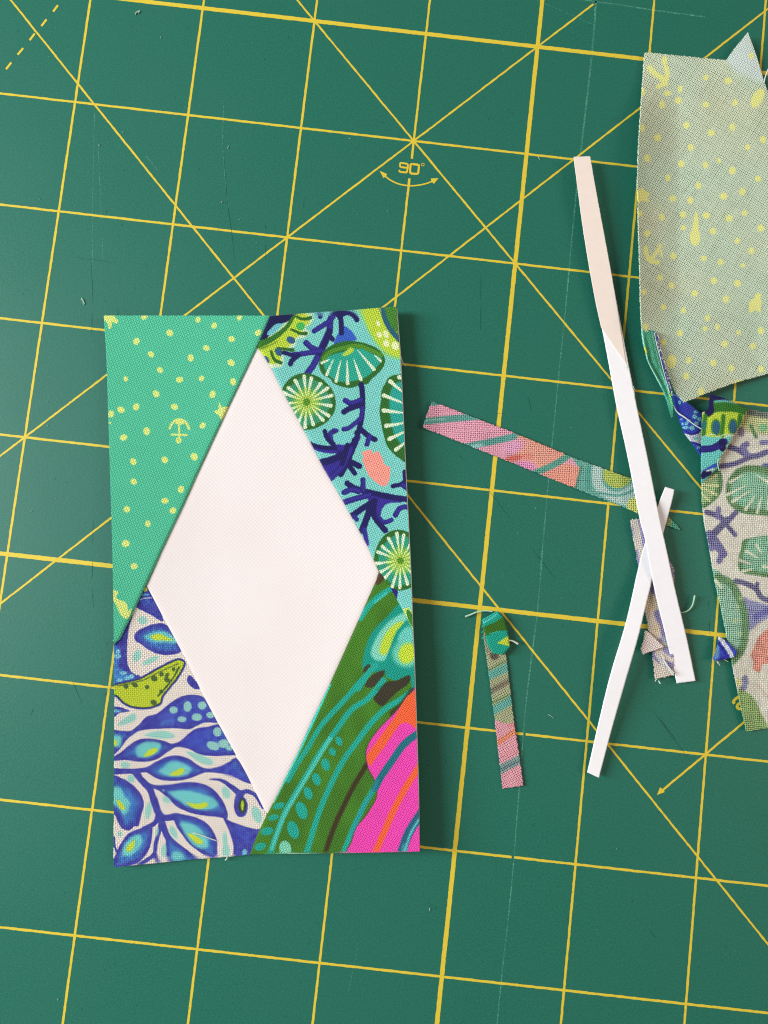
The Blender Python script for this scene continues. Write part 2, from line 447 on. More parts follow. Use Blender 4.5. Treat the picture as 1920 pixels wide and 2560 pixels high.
# "90" with its degree ring and arc, the number printed at the centre of the angle lines
def pen(pts, wd, K, z0=0.046, ext=0.5):
    out = []; q = np.array(zc(pts, *K))
    for i_ in range(len(q)-1):
        d = q[i_+1]-q[i_]; d /= np.hypot(*d); e = d*wd/K[2]*ext
        out.append(strokepoly([q[i_]-e, q[i_+1]+e], wd/K[2], z0+0.0025*i_, 1))
    return out
NINE = [(702,328),(760,334),(812,342),(828,358),(824,404),(800,410),(712,400),(694,386),(692,345),(702,328)]
TAIL = [(827,400),(814,478),(798,492),(700,483),(683,472),(680,455)]
ZERO = [(888,346),(990,356),(1020,372),(1014,440),(1006,500),(984,518),(890,510),(866,494),(868,440),(874,362),(888,346)]
collect('printed_number', pen(NINE, 31, K9, 0.046, .25)+pen(TAIL, 32, K9, 0.072, .25), M_ink, mat)
collect('printed_number', pen(ZERO, 36, K9, 0.046, .25), M_ink, mat)
collect('degree_ring', [strokepoly(zc([(1086,332),(1106,342),(1108,366),(1088,377),(1066,370),(1064,344)], *K9), 10/6.9125, 0.046, closed=True)], M_ink, mat)
collect('printed_arc', [strokepoly(zc([(440,560),(520,620),(640,680),(760,710),(900,722),(1050,705),(1160,678),(1260,640)], *K9), 24/6.9125, 0.038)], M_ink, mat)
flat('arrowhead', [zc([(340,462),(470,520),(450,560),(405,588)], *K9)], mat, 0.040)
flat('arrowhead', [zc([(1358,590),(1275,690),(1235,640),(1222,596)], *K9)], mat, 0.040)
flat('arrowhead', [[(1642.5,1987.5),(1650,1968),(1656,1973),(1662,1980)]], mat, 0.040)
K6 = (1760, 1700, 10.37)
collect('printed_number', [strokepoly(zc([(905,430),(820,490),(765,560),(790,615)], *K6), 75/10.37, 0.036),
    strokepoly(zc([(990,580),(900,620),(860,690),(900,745),(960,735),(1010,680)], *K6), 78/10.37, 0.037)], M_ink, mat)
K1 = (0, 0, 6.9125)
for a, b in (((1000,90),(918,200)), ((805,335),(715,450)), ((600,580),(512,695)), ((400,832),(305,945)), ((195,1080),(105,1195))):
    collect('dash', [strokepoly(zc([a, b], *K1), 5.2, 0.035, 3)], M_ink, mat)
# wear: pale scuffs and dark knife cuts, pressed into the vinyl
scf = [([(1491,-20),(1480.6,127),(1453.6,366),(1437,520),(1422.7,675),(1411,800),(1395,957),(1368,1238),(1356,1377),(1343,1532),(1315,1760),(1296,2000),(1278,2223),(1253,2454),(1240,2590)], [5,5,4.5,4,3.5,3,3,3,3.5,3.5,3,3,3,3,3]),
       ([(1440,-3),(1500,6),(1550,12),(1646,27),(1762,42)], 3.5), ([(236,280),(232,500),(230,730)], 1.3), ([(246,370),(258,650)], 1.3),
       ([(560,250),(557,350),(563,450),(572,520)], 1.5), ([(1330,-5),(1480,60)], 1.2), ([(895,2370),(870,2480)], 1.5), ([(365,390),(398,430)], 1.6)]
collect('scuff', [strokepoly(p, w_, 0.012, 10) for p, w_ in scf], M_scuff, mat, 'stuff')
cuts = [((1209.7,1207.5),(1240,1250),(1277,1298)), ((1331,1373),(1360,1410),(1389,1449)), ((1629,1771),(1680,1842),(1724,1899)),
        ((557,347),(566,480),(580,590),(586,656)), ((189,644),(240,650),(291,657)), ((1203,687),(1201,752)), ((1202,760),(1201,825)),
        ((233,1302),(231,1360)), ((232,1400),(230,1450)), ((231,1470),(233,1519)), ((1147,1136),(1160,1150)), ((1240,1033),(1262,1034)),
        ((1625,2326),(1640,2345)), ((1100,1035),(1100,1090)), ((664,560),(664,575)), ((664,610),(664,650)), ((180,1700),(205,1760)),
        ((260,1740),(290,1705)), ((295,770),(294,830)), ((1510,985),(1509,1000)), ((1290,755),(1290,772)), ((760,500),(759,520)),
        ((1773,1548),(1774,1585)), ((1772,1500),(1772,1520)), ((1648,1795),(1690,1850)), ((85,1770),(75,1790)), ((1320,990),(1330,1030)),
        ((228,655),(232,760)), ((230,780),(229,840))]
cp = [strokepoly(c, [0.2, 0.7, 0.6, 0.2], 0.043, 8) for c in cuts]
for k in range(230):
    c = np.array([rng.uniform(0, 1920), rng.uniform(0, 2560)]); a = rng.normal(1.5, 0.55); L = rng.uniform(2.5, 9)
    d = np.array([math.cos(a), math.sin(a)])*L
    cp.append(strokepoly([c-d/2, c+rng.normal(0, .4, 2), c+d/2], [0.2, 0.75, 0.2], 0.044, 3))
collect('knife_cut', cp, M_cut, mat, 'stuff')
sp = []
for k in range(190):
    c = np.array([rng.uniform(0, 1920), rng.uniform(0, 2560)]); a = rng.uniform(0, 6.28); L = rng.uniform(1, 5)
    d = np.array([math.cos(a), math.sin(a)])*L
    sp.append(strokepoly([c-d/2, c+rng.normal(0, .6, 2), c+d/2], [0.3, 0.8, 0.3], 0.045, 3))
collect('pale_nick', sp, M_scuff, mat, 'stuff')
table = box('table', -1.0, 0.9, -1.1, 0.9, -0.03, -0.0031, plain('table_top', (190, 170, 145), 0.6), None); table['kind'] = 'structure'
# ------------------------------------------------------------------ lint on the mat
lint = []
for pts, r in (([(338,36),(342,30),(350,26)], .16), ([(345,33),(350,28)], .14), ([(402,92),(401,96)], .07), ([(571,365),(569,372)], .08), ([(553,507),(556,503)], .10),
               ([(872,346),(876,347)], .09), ([(893,535),(894,536)], .09), ([(968,527),(969,529)], .07), ([(1337,1270),(1341,1271)], .10), ([(246,362),(249,364)], .10),
               ([(204,745),(208,752),(212,760)], .14), ([(203,750),(210,750)], .10), ([(307,329),(308,332)], .08), ([(209,762),(206,748)], .06),
               ([(1075,2270),(1074,2277)], .10), ([(1541,2122),(1543,2123)], .09), ([(1370,1786),(1378,1790),(1384,1795)], .08), ([(144,2500),(146,2497)], .08),
               ([(1345,392),(1350,399)], .08), ([(122,142),(123,143)], .07), ([(1427,1068),(1430,1069)], .06), ([(1293,1332),(1296,1333)], .07),
               ([(640,605),(641,607)], .06), ([(120,1063),(116,1066)], .07), ([(98,497),(98,499)], .07), ([(597,547),(599,549)], .07),
               ([(1882,1142),(1883,1144)], .07), ([(118,1003),(118,1005)], .07), ([(139,1246),(140,1247)], .06), ([(75,1280),(80,1276)], .06)):
    lint.append(tube('lint', 'mesh', pts, None, 0.15, r, r*0.5, k=3))
lo = join_meshes('lint', lint, M_lint, None); lo['kind'] = 'stuff'
# ------------------------------------------------------------------ patchwork block
LX = np.array([(259.6,789),(265.6,880),(270.1,1016),(277.5,1260),(280.2,1343),(283,1482),(284.4,1607),(285.8,1740),(284,2151),(285,2168)])
RX = np.array([(991.4,766.5),(995.4,819.6),(1000.7,888.5),(1007.3,1031.7),(1013.8,1174.6),(1021.7,1326),(1027.3,1439),(1031.5,1569.7),(1035.2,1638.7),(1038.5,1740),(1045.8,1965.5),(1049.8,2129)])
def hblock(P):
    xl = np.interp(P[:,1], LX[:,1], LX[:,0]); xr = np.interp(P[:,1], RX[:,1], RX[:,0])
    s = (P[:,0]-xl)/(xr-xl); t = np.clip((P[:,1]-780)/1350, 0, 1)
    return 0.95 + (2.1+1.9*t)*np.clip((s-0.45)/0.55, 0, 1.05)**2 + 1.6*np.clip((0.38-s)/0.38, 0, 1.05)**2*(0.45+0.55*np.sin(np.pi*t)) \
        + 0.32*vnoise(P[:,0]/170, P[:,1]/170)
def hb(off): return lambda P: hblock(P)+off
block = thing('patchwork_block', 'pieced rectangular quilt block with a white diamond framed by four printed cotton corners', 'quilt block')
def off(L, dx, dy=0): return [(x+dx, y+dy) for x, y in L]
MINT_R = [(676.4,790),(643.9,865.5),(571.5,1016),(490,1191),(459,1261),(406.4,1371),(362,1468),(326,1545.6),(299.6,1598.3),(284.6,1612)]
DIA_L = [(644.5,860),(571,1016),(490,1191),(459,1260),(406,1371),(365,1467),(406.4,1545.6),(461.8,1648),(506,1740),(538.5,1801),(612.7,1933.4),(667,2043)]
DIA_R = [(645.5,862),(679.8,920.3),(719.6,1000),(774.2,1100),(809.7,1169.7),(855.6,1247),(921.1,1366.7),(948.3,1428),(942.4,1450.4),(897.3,1551),(825.7,1710),(783,1797.8),(746,1880.6),(693,1989.3),(667.2,2043)]
AQ_R = RX[:9]
# paper under the patches
sheet('paper_backing', block, [(992,770.5),(674,793.5),(262,792.5)]+[(x+1.5, y) for x, y in LX[1:-1]]+[(287,2166)],
      [(993,770.4)]+[(x+1.6, y) for x, y in RX[1:-1]]+[(1049.5,2127),(882,2131.5),(626,2135),(287.2,2166.5)], M_paper, hb(-0.22), step=6, thick=0.12, tooth=0)
def p_mint(P):
    p = Paint(P, (88, 201, 162)); Y = (229, 243, 138)
    p.ctx(240, 760, 3.318)
    for x, y, r in ((400,105,25),(845,130,22),(980,180,24),(1190,112,22),(1345,238,26),(612,240,27),(335,310,27),(1125,290,26),(457,417,25),(915,365,25),(785,447,27),(1120,487,28),(530,548,25),(247,620,20),(693,628,27),(875,617,22),(1137,645,26),(498,745,28),(967,750,28),(652,852,27),(333,853,28),(207,877,28),(125,912,26),(885,1008,25),(420,1055,30),(230,1108,28),(815,1267,30),(310,1307,27),(570,1293,27),(312,1473,25),(705,1537,28),(572,1632,27),(115,985,10)):
        a = (x*7+y*3) % 180; p.ell(x, y, r*0.93, r*1.12, Y, a, soft=0.9)
    p.poly([(40,90),(150,92),(160,115),(188,140),(172,162),(135,150),(125,195),(108,213),(98,165),(75,135),(40,130)], Y, sm=False)
    p.poly([(1020,812),(1042,855),(1115,850),(1130,870),(1075,915),(1040,968),(1020,925),(975,890),(1014,878)], Y, sm=False)
    p.stroke([(612,1032),(635,985),(690,957),(748,985),(772,1036)], 20, Y); p.stroke([(690,960),(688,1130)], 17, Y)
    p.poly([(655,990),(690,950),(730,990),(690,1000)], Y); p.stroke([(628,1083),(755,1087)], 18, Y); p.ell(686,1132,24,26,Y); p.ell(684,1128,7,7,(150,190,110))
    p.ctx(240, 1260, 3.6065)
    for x, y, r in ((278,48,28),(693,60,28),(467,178,26),(268,357,32),(343,560,28)): p.ell(x, y, r, r*1.1, Y, (x*5) % 180, soft=.9)
    p.poly([(120,770),(185,782),(200,805),(182,840),(215,868),(262,880),(285,925),(290,965),(322,940),(300,1020),(262,1032),(215,990),(190,930),(160,880),(120,850)], Y)
    return p.C
def fan_flower(p, cx, cy, R1, R2, n, a0, ry=1.0, col=(62,152,112)):
    th = np.linspace(0, 2*np.pi, 33)[:-1]; rr = 1+0.035*np.sin(th*16)+0.03*np.sin(th*3+1)
    p.poly([(cx+R1*r*math.cos(t), cy+R1*ry*r*math.sin(t)) for t, r in zip(th, rr)], DG)
    p.poly([(cx+R2*r*math.cos(t), cy+R2*ry*r*math.sin(t)) for t, r in zip(th, 1+0.03*np.cos(th*7))], col, soft=3)
    p.ell(cx, cy, R2*0.55, R2*0.55, (150, 196, 84), soft=12)
    for i in range(n):
        a = a0+2*np.pi*i/n+0.05*math.sin(i*2.3); e = 0.86+0.05*math.sin(i*1.7)
        q0 = (cx+0.28*R2*math.cos(a), cy+0.28*R2*ry*math.sin(a)); q1 = (cx+R1*e*math.cos(a), cy+R1*ry*e*math.sin(a))
        p.stroke([q0, ((q0[0]+q1[0])/2, (q0[1]+q1[1])/2), q1], 9, (228, 240, 150), w2=R1*0.125)
        p.stroke([((q0[0]+q1[0])/2, (q0[1]+q1[1])/2), q1], R1*0.07, CR, w2=R1*0.125)
    p.ell(cx, cy, R1*0.20, R1*0.2, (205, 222, 96), soft=5); p.ell(cx, cy, R1*0.12, R1*0.13, (84, 144, 46), soft=2)
    for i in range(9):
        a = i*0.7; p.stroke([(cx, cy), (cx+R1*0.2*math.cos(a), cy+R1*0.2*math.sin(a))], 6, (92, 150, 50))
def p_aqua(P):
    p = Paint(P, (126, 208, 200)); p.ctx(640, 740, 3.7705)
    # lime leaf with green veins, top left
    p.poly([(0,500),(60,400),(170,370),(300,250),(370,180),(480,160),(530,210),(500,260),(450,300),(490,350),(440,385),(380,400),(360,460),(290,500),(250,560),(240,650),(130,660),(60,560)], (214,232,196), soft=2, grow=3)
    p.poly([(0,500),(60,400),(170,370),(300,250),(370,180),(480,160),(500,260),(430,290),(440,350),(380,390),(330,460),(250,520),(220,620),(120,640),(60,560)], LI, soft=1.5)
    p.poly([(20,430),(90,260),(150,160),(380,150),(330,225),(220,270),(150,340),(90,410)], DN, soft=1.2)
    p.poly([(105,360),(135,310),(190,265),(250,262),(200,310),(130,368)], (118,196,206))
    p.stroke([(0,465),(110,425),(215,360),(300,280),(350,205)], 66, (58,120,44), w2=30); p.stroke([(30,500),(120,470),(200,430)], 24, (120,160,50), w2=10)
    for q in ([(365,185),(440,218),(515,205)], [(335,315),(415,352),(470,352)], [(205,490),(290,502),(345,510)], [(140,520),(175,600),(235,630)]): p.stroke(q, 22, DG, w2=36)
    p.ell(420,285,42,38,(74,188,92)); p.ell(330,415,44,32,(56,98,136),25); p.ell(215,528,44,32,(56,98,136),45); p.ell(100,600,22,38,(56,98,136),-30)
    p.poly([(735,440),(830,285),(950,405),(850,430),(780,455)], (58,98,196), soft=1.5)
    def cor(q, wd, dark=0, w2=None):
        wd *= 0.98; p.stroke(q, wd, NV if not dark else (36, 33, 96), w2=w2)
        if not dark: p.stroke([(x+6, y-5) for x, y in q], wd*0.5, (64, 56, 162), soft=2.5, op=.75)
    cor([(745,150),(700,230),(690,330),(620,480),(560,620),(470,750)], 62); cor([(700,330),(640,470),(600,540)], 55, 1)
    cor([(760,165),(800,220),(805,350)], 50, 1); cor([(850,150),(920,180),(950,225)], 50, 1); cor([(700,235),(620,285),(550,330)], 50)
    cor([(600,165),(605,195)], 44); cor([(690,370),(722,408)], 45, 1); cor([(620,520),(530,490),(472,442)], 56); cor([(600,520),(470,540),(350,555)], 52); cor([(350,560),(260,532)], 40, 1)
    cor([(400,560),(345,600),(325,640)], 50, 1); cor([(740,150),(790,170),(850,150)], 60, 1)
    # umbrella shaped fan
    p.poly([(600,610),(640,520),(740,452),(880,422),(1040,448),(1150,500),(1215,585),(1200,670),(1130,750),(1100,770),(1050,830),(960,845),(880,868),(740,830),(700,780),(640,750),(600,680)], DG)
    p.poly([(640,625),(700,560),(820,525),(900,495),(1000,500),(1110,550),(1185,590),(1130,680),(1040,760),(870,810),(740,790),(660,710)], (46,170,146), soft=2)
    p.stroke([(640,590),(700,530),(820,490),(960,470),(1080,510),(1180,560)], 38, (84,146,48))
    p.poly([(810,560),(850,520),(890,485),(925,512),(860,560)], LI, soft=2)
    for a, b, w2 in (((690,600),(620,630),28),((728,600),(664,745),28),((798,610),(755,803),30),((858,610),(864,822),36),((922,595),(988,785),36),((960,512),(1110,690),34),((1120,560),(1175,612),26)):
        p.stroke([a, ((a[0]+b[0])/2, (a[1]+b[1])/2), b], 7, CR, w2=w2)
    fan_flower(p, 478, 1000, 268, 222, 17, 0.15)
    # fan cut by the right edge
    p.poly([(1370,735),(1260,762),(1215,830),(1182,900),(1178,990),(1165,1100),(1190,1250),(1230,1400),(1290,1480),(1350,1530),(1420,1570),(1560,1560),(1560,735)], DG)
    p.poly([(1420,790),(1310,830),(1262,930),(1262,1100),(1285,1250),(1330,1350),(1420,1430),(1560,1420),(1560,790)], (44,166,152), soft=4)
    for a, b in (((1400,920),(1265,805)),((1430,800),(1350,765)),((1400,1015),(1208,938)),((1410,1105),(1203,1078)),((1410,1195),(1228,1225)),((1410,1275),(1258,1348)),((1420,1370),(1320,1448))):
        p.stroke([a, ((a[0]+b[0])/2, (a[1]+b[1])/2), b], 12, CR, w2=40)
    # lime leaf top right
    p.poly([(955,80),(1180,80),(1210,230),(1280,330),(1420,420),(1420,590),(1250,575),(1150,480),(1080,380),(1020,260)], (150,214,120), soft=2.5)
    p.poly([(1000,80),(1180,80),(1210,230),(1280,330),(1420,420),(1420,570),(1260,545),(1170,470),(1100,370),(1040,250)], LI, soft=2.5)
    p.poly([(1190,60),(1420,60),(1420,470),(1300,330),(1230,230)], (92,156,58)); 
    for k in range(9): p.stroke([(1215+k*17,95),(1240+k*15,200),(1290+k*14,330)], 7, (44,104,40))
    p.stroke([(1185,100),(1225,240),(1290,345),(1370,430)], 46, (44,98,122), soft=1.5)
    for x, y, a, b in ((1150,258,17,30),(1163,365,22,27),(1225,362,24,38),(1228,447,28,34),(1312,470,32,40)): p.ell(x, y, a, b, (236,244,190), -20)
    # second coral
    cor([(990,835),(1002,900),(1005,1050),(990,1180),(965,1280),(930,1400)], 52, 1); cor([(985,980),(900,1012),(842,985)], 52); cor([(970,1030),(880,1062),(830,1092)], 56, 1)
    cor([(1000,1060),(985,1150),(880,1240),(825,1255)], 44); cor([(985,1255),(1060,1320),(1120,1352)], 52, 1); cor([(1070,1320),(1045,1400)], 46)
    p.poly([(500,1380),(600,1405),(720,1440),(760,1400),(860,1400),(930,1340),(960,1290),(985,1340),(920,1480),(880,1580),(800,1659),(640,1700),(620,1600),(720,1545),(760,1490),(680,1482),(560,1455)], (58,48,150), soft=1.2)
    cor([(740,1275),(700,1300),(715,1380),(780,1450)], 48); cor([(650,1275),(670,1340),(730,1400)], 44, 1); cor([(955,1290),(900,1460),(840,1600),(800,1680)], 60, 1); cor([(730,1265),(760,1270)], 40)
    p.poly([(740,1340),(800,1300),(900,1290),(930,1320),(850,1372),(770,1375)], (120,208,206), soft=1)
    p.ctx(720, 1100, 4.425)
    cor([(180,10),(330,75),(520,90)], 50, 1); cor([(640,140),(520,205),(350,255)], 82, 1); cor([(690,100),(620,260),(560,335),(450,445)], 72); cor([(690,240),(790,290)], 66, 1); cor([(680,290),(740,370)], 56, 1)
    cor([(660,60),(620,200),(600,260)], 60, 1)
    p.poly([(808,145),(860,118),(915,102),(940,155),(965,128),(1005,130),(1045,200),(1062,262),(1095,290),(1130,292),(1130,400),(1105,490),(1060,517),(985,482),(900,400),(862,330),(815,210),(845,190)], (255,158,144), sm=False)
    p.poly([(880,580),(1200,650),(1260,690),(1110,700),(1045,760),(1020,850),(1010,900),(960,880),(880,800),(900,700)], (60,50,152), soft=1.2)
    cor([(1360,665),(1150,632),(950,590),(820,560),(720,525),(655,478)], 66, 1); cor([(830,440),(830,560)], 58); cor([(780,570),(700,550),(620,580)], 62); cor([(900,610),(760,645),(590,700)], 66)
    cor([(960,670),(820,760),(690,850)], 68, 1); cor([(930,700),(880,840),(820,1000)], 76, 1); cor([(840,990),(878,1160)], 66, 0, 30); cor([(950,700),(950,830),(1010,920),(1075,1000)], 66, 1); cor([(1000,850),(1060,910),(1145,885)], 52)
    cor([(1360,735),(1240,755),(1190,830)], 60); cor([(1290,350),(1285,470),(1160,510)], 50, 1); cor([(1270,500),(1360,570)], 56)
    cor([(730,840),(760,880)], 50)
    fan_flower(p, 1243, 1335, 300, 250, 17, 0.1, 1.12, (52,156,128))
    p.poly([(1130,1640),(1200,1660),(1215,1690),(1200,1760),(1170,1740)], NV)
    p.poly([(1270,1900),(1300,1860),(1360,1880),(1420,2140),(1400,2140)], (196,222,120)); p.poly([(1310,1890),(1350,1890),(1400,1990),(1385,2080),(1330,1990)], (66,130,48))
    return p.C
def p_blue(P):
    W = (239, 226, 217)
    p = Paint(P, W); p.ctx(240, 1260, 3.6065)
    AQ = (158, 216, 204)
    for a in ((420,1050,42,36,20),(370,1370,34,55,20),(490,1412,78,24,-25)): p.ell(*a[:4], AQ, a[4], soft=2.5)
    p.poly([(400,700),(460,740),(610,1050),(480,992),(365,930),(380,860)], PU)
    p.ell(450,880,60,30,(70,110,200),20,soft=5,op=.5); p.stroke([(400,862),(440,848),(500,846)], 9, (190,205,230)); p.stroke([(420,820),(470,815)], 20, (100,170,215), soft=2); p.ell(440,768,26,22,(200,214,70))
    p.poly([(330,1000),(305,1090),(285,1200),(280,1400),(305,1490),(350,1535),(400,1552),(340,1610),(140,1660),(140,1280),(220,1200),(290,1040)], PU)
    p.poly([(150,1290),(215,1330),(200,1450),(240,1500),(340,1560),(300,1600),(150,1640)], (70,128,206), soft=6)
    for a in ((192,1372,34,22),(245,1525,32,18),(283,1570,26,20),(322,1553,22,20),(215,1590,26,16),(200,1330,20,20)): p.ell(*a, (128,196,222))
    p.leaf([(345,1190),(370,1150),(440,1110),(520,1082),(620,1082),(700,1160),(770,1320),(660,1362),(560,1352),(470,1312),(400,1262),(355,1235)],
           [(440,1190),(540,1150),(650,1160),(740,1250),(560,1248),(470,1225)], [(498,1190),(570,1172),(640,1200),(700,1230),(620,1228),(530,1225)])
    OUT = [(140,1640),(330,1592),(420,1562),(560,1482),(680,1422),(750,1400),(800,1440),(740,1560),(660,1660),(600,1740),(580,1800),(480,1838),(350,1835),(250,1795),(190,1735),(140,1715)]
    p.poly(OUT, PU, grow=3.2); p.poly(OUT, (48,66,78)); p.poly(OUT, (196,212,56), grow=-2.6, soft=1.2)
    for a in ((270,1642,26,22),(350,1632,30,20),(462,1650,20,20),(525,1572,30,26),(590,1535,20,22),(640,1585,28,22),(640,1545,16,26),(700,1490,18,18),(520,1790,30,24),(590,1690,20,16)): p.ell(*a, (82,110,60), 30, soft=1.2)
    p.stroke([(560,1730),(640,1640),(700,1560),(750,1470)], 16, (70,92,60), soft=1.2); p.stroke([(200,1640),(420,1590),(580,1510),(740,1440)], 10, (90,112,60), soft=1.2)
    p.poly([(818,1590),(850,1545),(940,1650),(900,1672),(850,1640)], PU)
    p.ctx(260, 1700, 3.77)
    p.poly([(60,255),(170,262),(243,295),(150,312),(60,365)], PU); p.ell(115,292,40,16,(110,180,215),soft=2)
    for q in ([(125,425),(190,360),(280,315),(305,350),(285,385),(210,415)], [(385,520),(450,490),(580,482),(665,520),(640,548),(540,552),(430,535)], [(775,680),(860,688),(1012,750),(1010,800),(900,775)]): p.poly(q, AQ, soft=2.5)
    B1 = [(940,165),(850,138),(730,155),(620,220),(510,310),(400,345),(340,410),(260,475),(180,480),(60,475),(60,560),(60,720),(150,650),(210,570),(270,520),(350,475),(500,460),(680,455),(800,465),(880,430),(960,400),(1100,395),(1040,280)]
    p.poly(B1, PU); p.poly([(900,180),(760,190),(600,290),(500,370),(600,420),(760,410),(920,370),(1030,360),(980,250)], (72,84,190), soft=10, op=.75)
    p.ell(590,400,60,20,(84,132,206),-10,soft=5,op=.6); p.ell(160,520,40,30,(60,110,190),soft=4,op=.7)
    p.ell(120,575,48,58,(116,206,200),soft=6); p.ell(100,592,22,30,(208,224,66),soft=2)
    for a in ((655,282,40,34),(788,250,38,50),(925,240,40,38),(1003,330,38,30),(875,350,48,36),(735,370,42,27)): p.ell(*a, (150,206,200), soft=1.1)
    B2 = [(1120,430),(980,440),(860,462),(790,512),(720,572),(640,600),(560,572),(440,553),(330,560),(230,620),(160,680),(60,740),(60,765),(200,755),(330,770),(440,765),(530,730),(610,670),(700,630),(800,650),(900,700),(1020,717),(1130,712),(1260,680)]
    p.leaf(B2, [(300,680),(330,612),(430,578),(530,600),(520,660),(440,722),(340,730)], [(375,722),(420,660),(490,640),(503,668),(450,708)])
    p.poly([(840,500),(1000,470),(1150,560),(1180,660),(1000,690),(820,630),(720,610)], (66,70,184), soft=9, op=.8)
    for a in ((1068,490,38,44,0),(1027,620,62,40,20),(1125,600,50,40,0),(1180,640,34,24,0)): p.ell(*a[:4], (150,206,200), a[4], soft=1.1)
    B3 = [(1245,735),(1180,770),(1080,820),(960,832),(880,800),(800,742),(700,712),(600,722),(500,765),(400,820),(280,835),(60,835),(60,890),(190,885),(280,885),(330,880),(400,870),(480,920),(560,945),(680,950),(800,930),(900,890),(980,870),(1100,880),(1200,900),(1300,950),(1390,975),(1330,850)]
    p.leaf(B3, [(520,862),(560,820),(640,768),(760,790),(820,850),(760,900),(620,912)], [(618,892),(680,850),(740,828),(755,870),(700,900)])
    p.poly([(1060,850),(1200,800),(1300,880),(1330,940)], (66,70,184), soft=7, op=.8)
    p.stroke([(300,880),(370,960),(440,1040),(465,1130),(500,1230),(535,1290)], 62, PU)
    p.leaf([(400,960),(480,990),(620,985),(760,963),(900,970),(1000,1010),(1080,1080),(1140,1180),(1165,1300),(1060,1290),(900,1272),(780,1240),(680,1190),(600,1110),(520,1045),(440,1010)],
           [(610,1060),(760,1040),(900,1065),(1020,1110),(1075,1180),(960,1225),(800,1195),(700,1130)], [(775,1150),(870,1168),(960,1150),(980,1180),(930,1212),(840,1205)])
    p.stroke([(1000,935),(1100,942),(1190,1000),(1280,1070)], 12, PU, w2=60); p.stroke([(1280,1070),(1350,1050),(1430,1090),(1500,1200)], 44, PU, w2=34)
    p.stroke([(1285,1075),(1265,1150)], 76, PU); p.ell(1290,1195,66,98,PU); p.ell(1302,1185,36,70,(50,72,60),soft=1.5); p.ell(1305,1182,14,48,(196,214,60),soft=1.5)
    p.leaf([(60,915),(180,930),(280,1000),(350,1080),(377,1170),(350,1280),(325,1372),(285,1380),(232,1418),(160,1390),(110,1290),(60,1200)], [(60,1030),(140,1008),(200,1100),(247,1150),(230,1230),(190,1272),(130,1200),(60,1150)], [(118,1128),(150,1140),(197,1200),(182,1228),(140,1195)])
    p.stroke([(480,1120),(510,1230),(492,1330),(430,1380),(380,1400)], 46, PU); p.stroke([(500,1230),(570,1300),(680,1280)], 60, PU)
    p.stroke([(505,1230),(560,1380),(600,1480),(680,1560),(760,1620),(870,1700)], 60, PU)
    p.leaf([(445,1378),(340,1400),(240,1440),(170,1520),(120,1620),(70,1780),(200,1760),(320,1722),(400,1640),(440,1550),(455,1450)], [(330,1460),(362,1510),(330,1590),(250,1652),(175,1655),(188,1560),(260,1480)], [(290,1508),(282,1570),(250,1612),(212,1612),(220,1560),(260,1530)])
    p.leaf([(640,1260),(760,1270),(880,1300),(980,1360),(1052,1470),(1067,1560),(1062,1680),(1010,1680),(900,1620),(800,1540),(730,1450),(680,1370)], [(718,1350),(800,1348),(900,1400),(965,1480),(985,1560),(940,1592),(850,1560),(780,1480)], [(785,1448),(850,1460),(922,1510),(925,1547),(860,1532)])
    p.leaf([(590,1480),(700,1540),(800,1620),(900,1720),(620,1730)], [(650,1620),(720,1620),(760,1690),(650,1700)], None)
    p.poly([(1120,1290),(1190,1330),(1300,1370),(1400,1400),(1520,1440),(1450,1690),(1240,1690),(1220,1560),(1190,1450),(1150,1360)], PU)
    p.ell(1310,1460,90,50,(70,84,196),20,soft=9,op=.6); p.ell(1325,1625,22,30,(120,196,214),soft=3)
    p.stroke([(535,1300),(522,1420),(490,1530),(472,1640),(400,1700),(320,1750)], 38, PU); p.stroke([(475,1640),(510,1720)], 40, PU)
    for a in ((200,800,46,28,0),(255,930,38,34,30),(418,1230,30,78,8),(1150,1062,36,58,-25),(588,1130,42,30,40),(655,1435,28,62,-25),(1440,1270,42,82,-20),(1140,1500,24,70,-5),(1150,1610,36,60,0),(565,1610,27,62,3),(500,1430,14,40,8),(150,1450,22,26,0),(560,1040,10,10,0)): p.ell(*a[:4], AQ, a[4], soft=2.2)
    p.stroke([(95,1480),(100,1560),(120,1620)], 20, PU)
    b = np.clip((p.C[:,2]-p.C[:,0]-50)/60, 0, 1)[:,None]*(vnoise(P[:,0]/6, P[:,1]/6)-0.35)[:,None]
    return np.clip(p.C + b*np.array((22, 40, 26)), 0, 255)
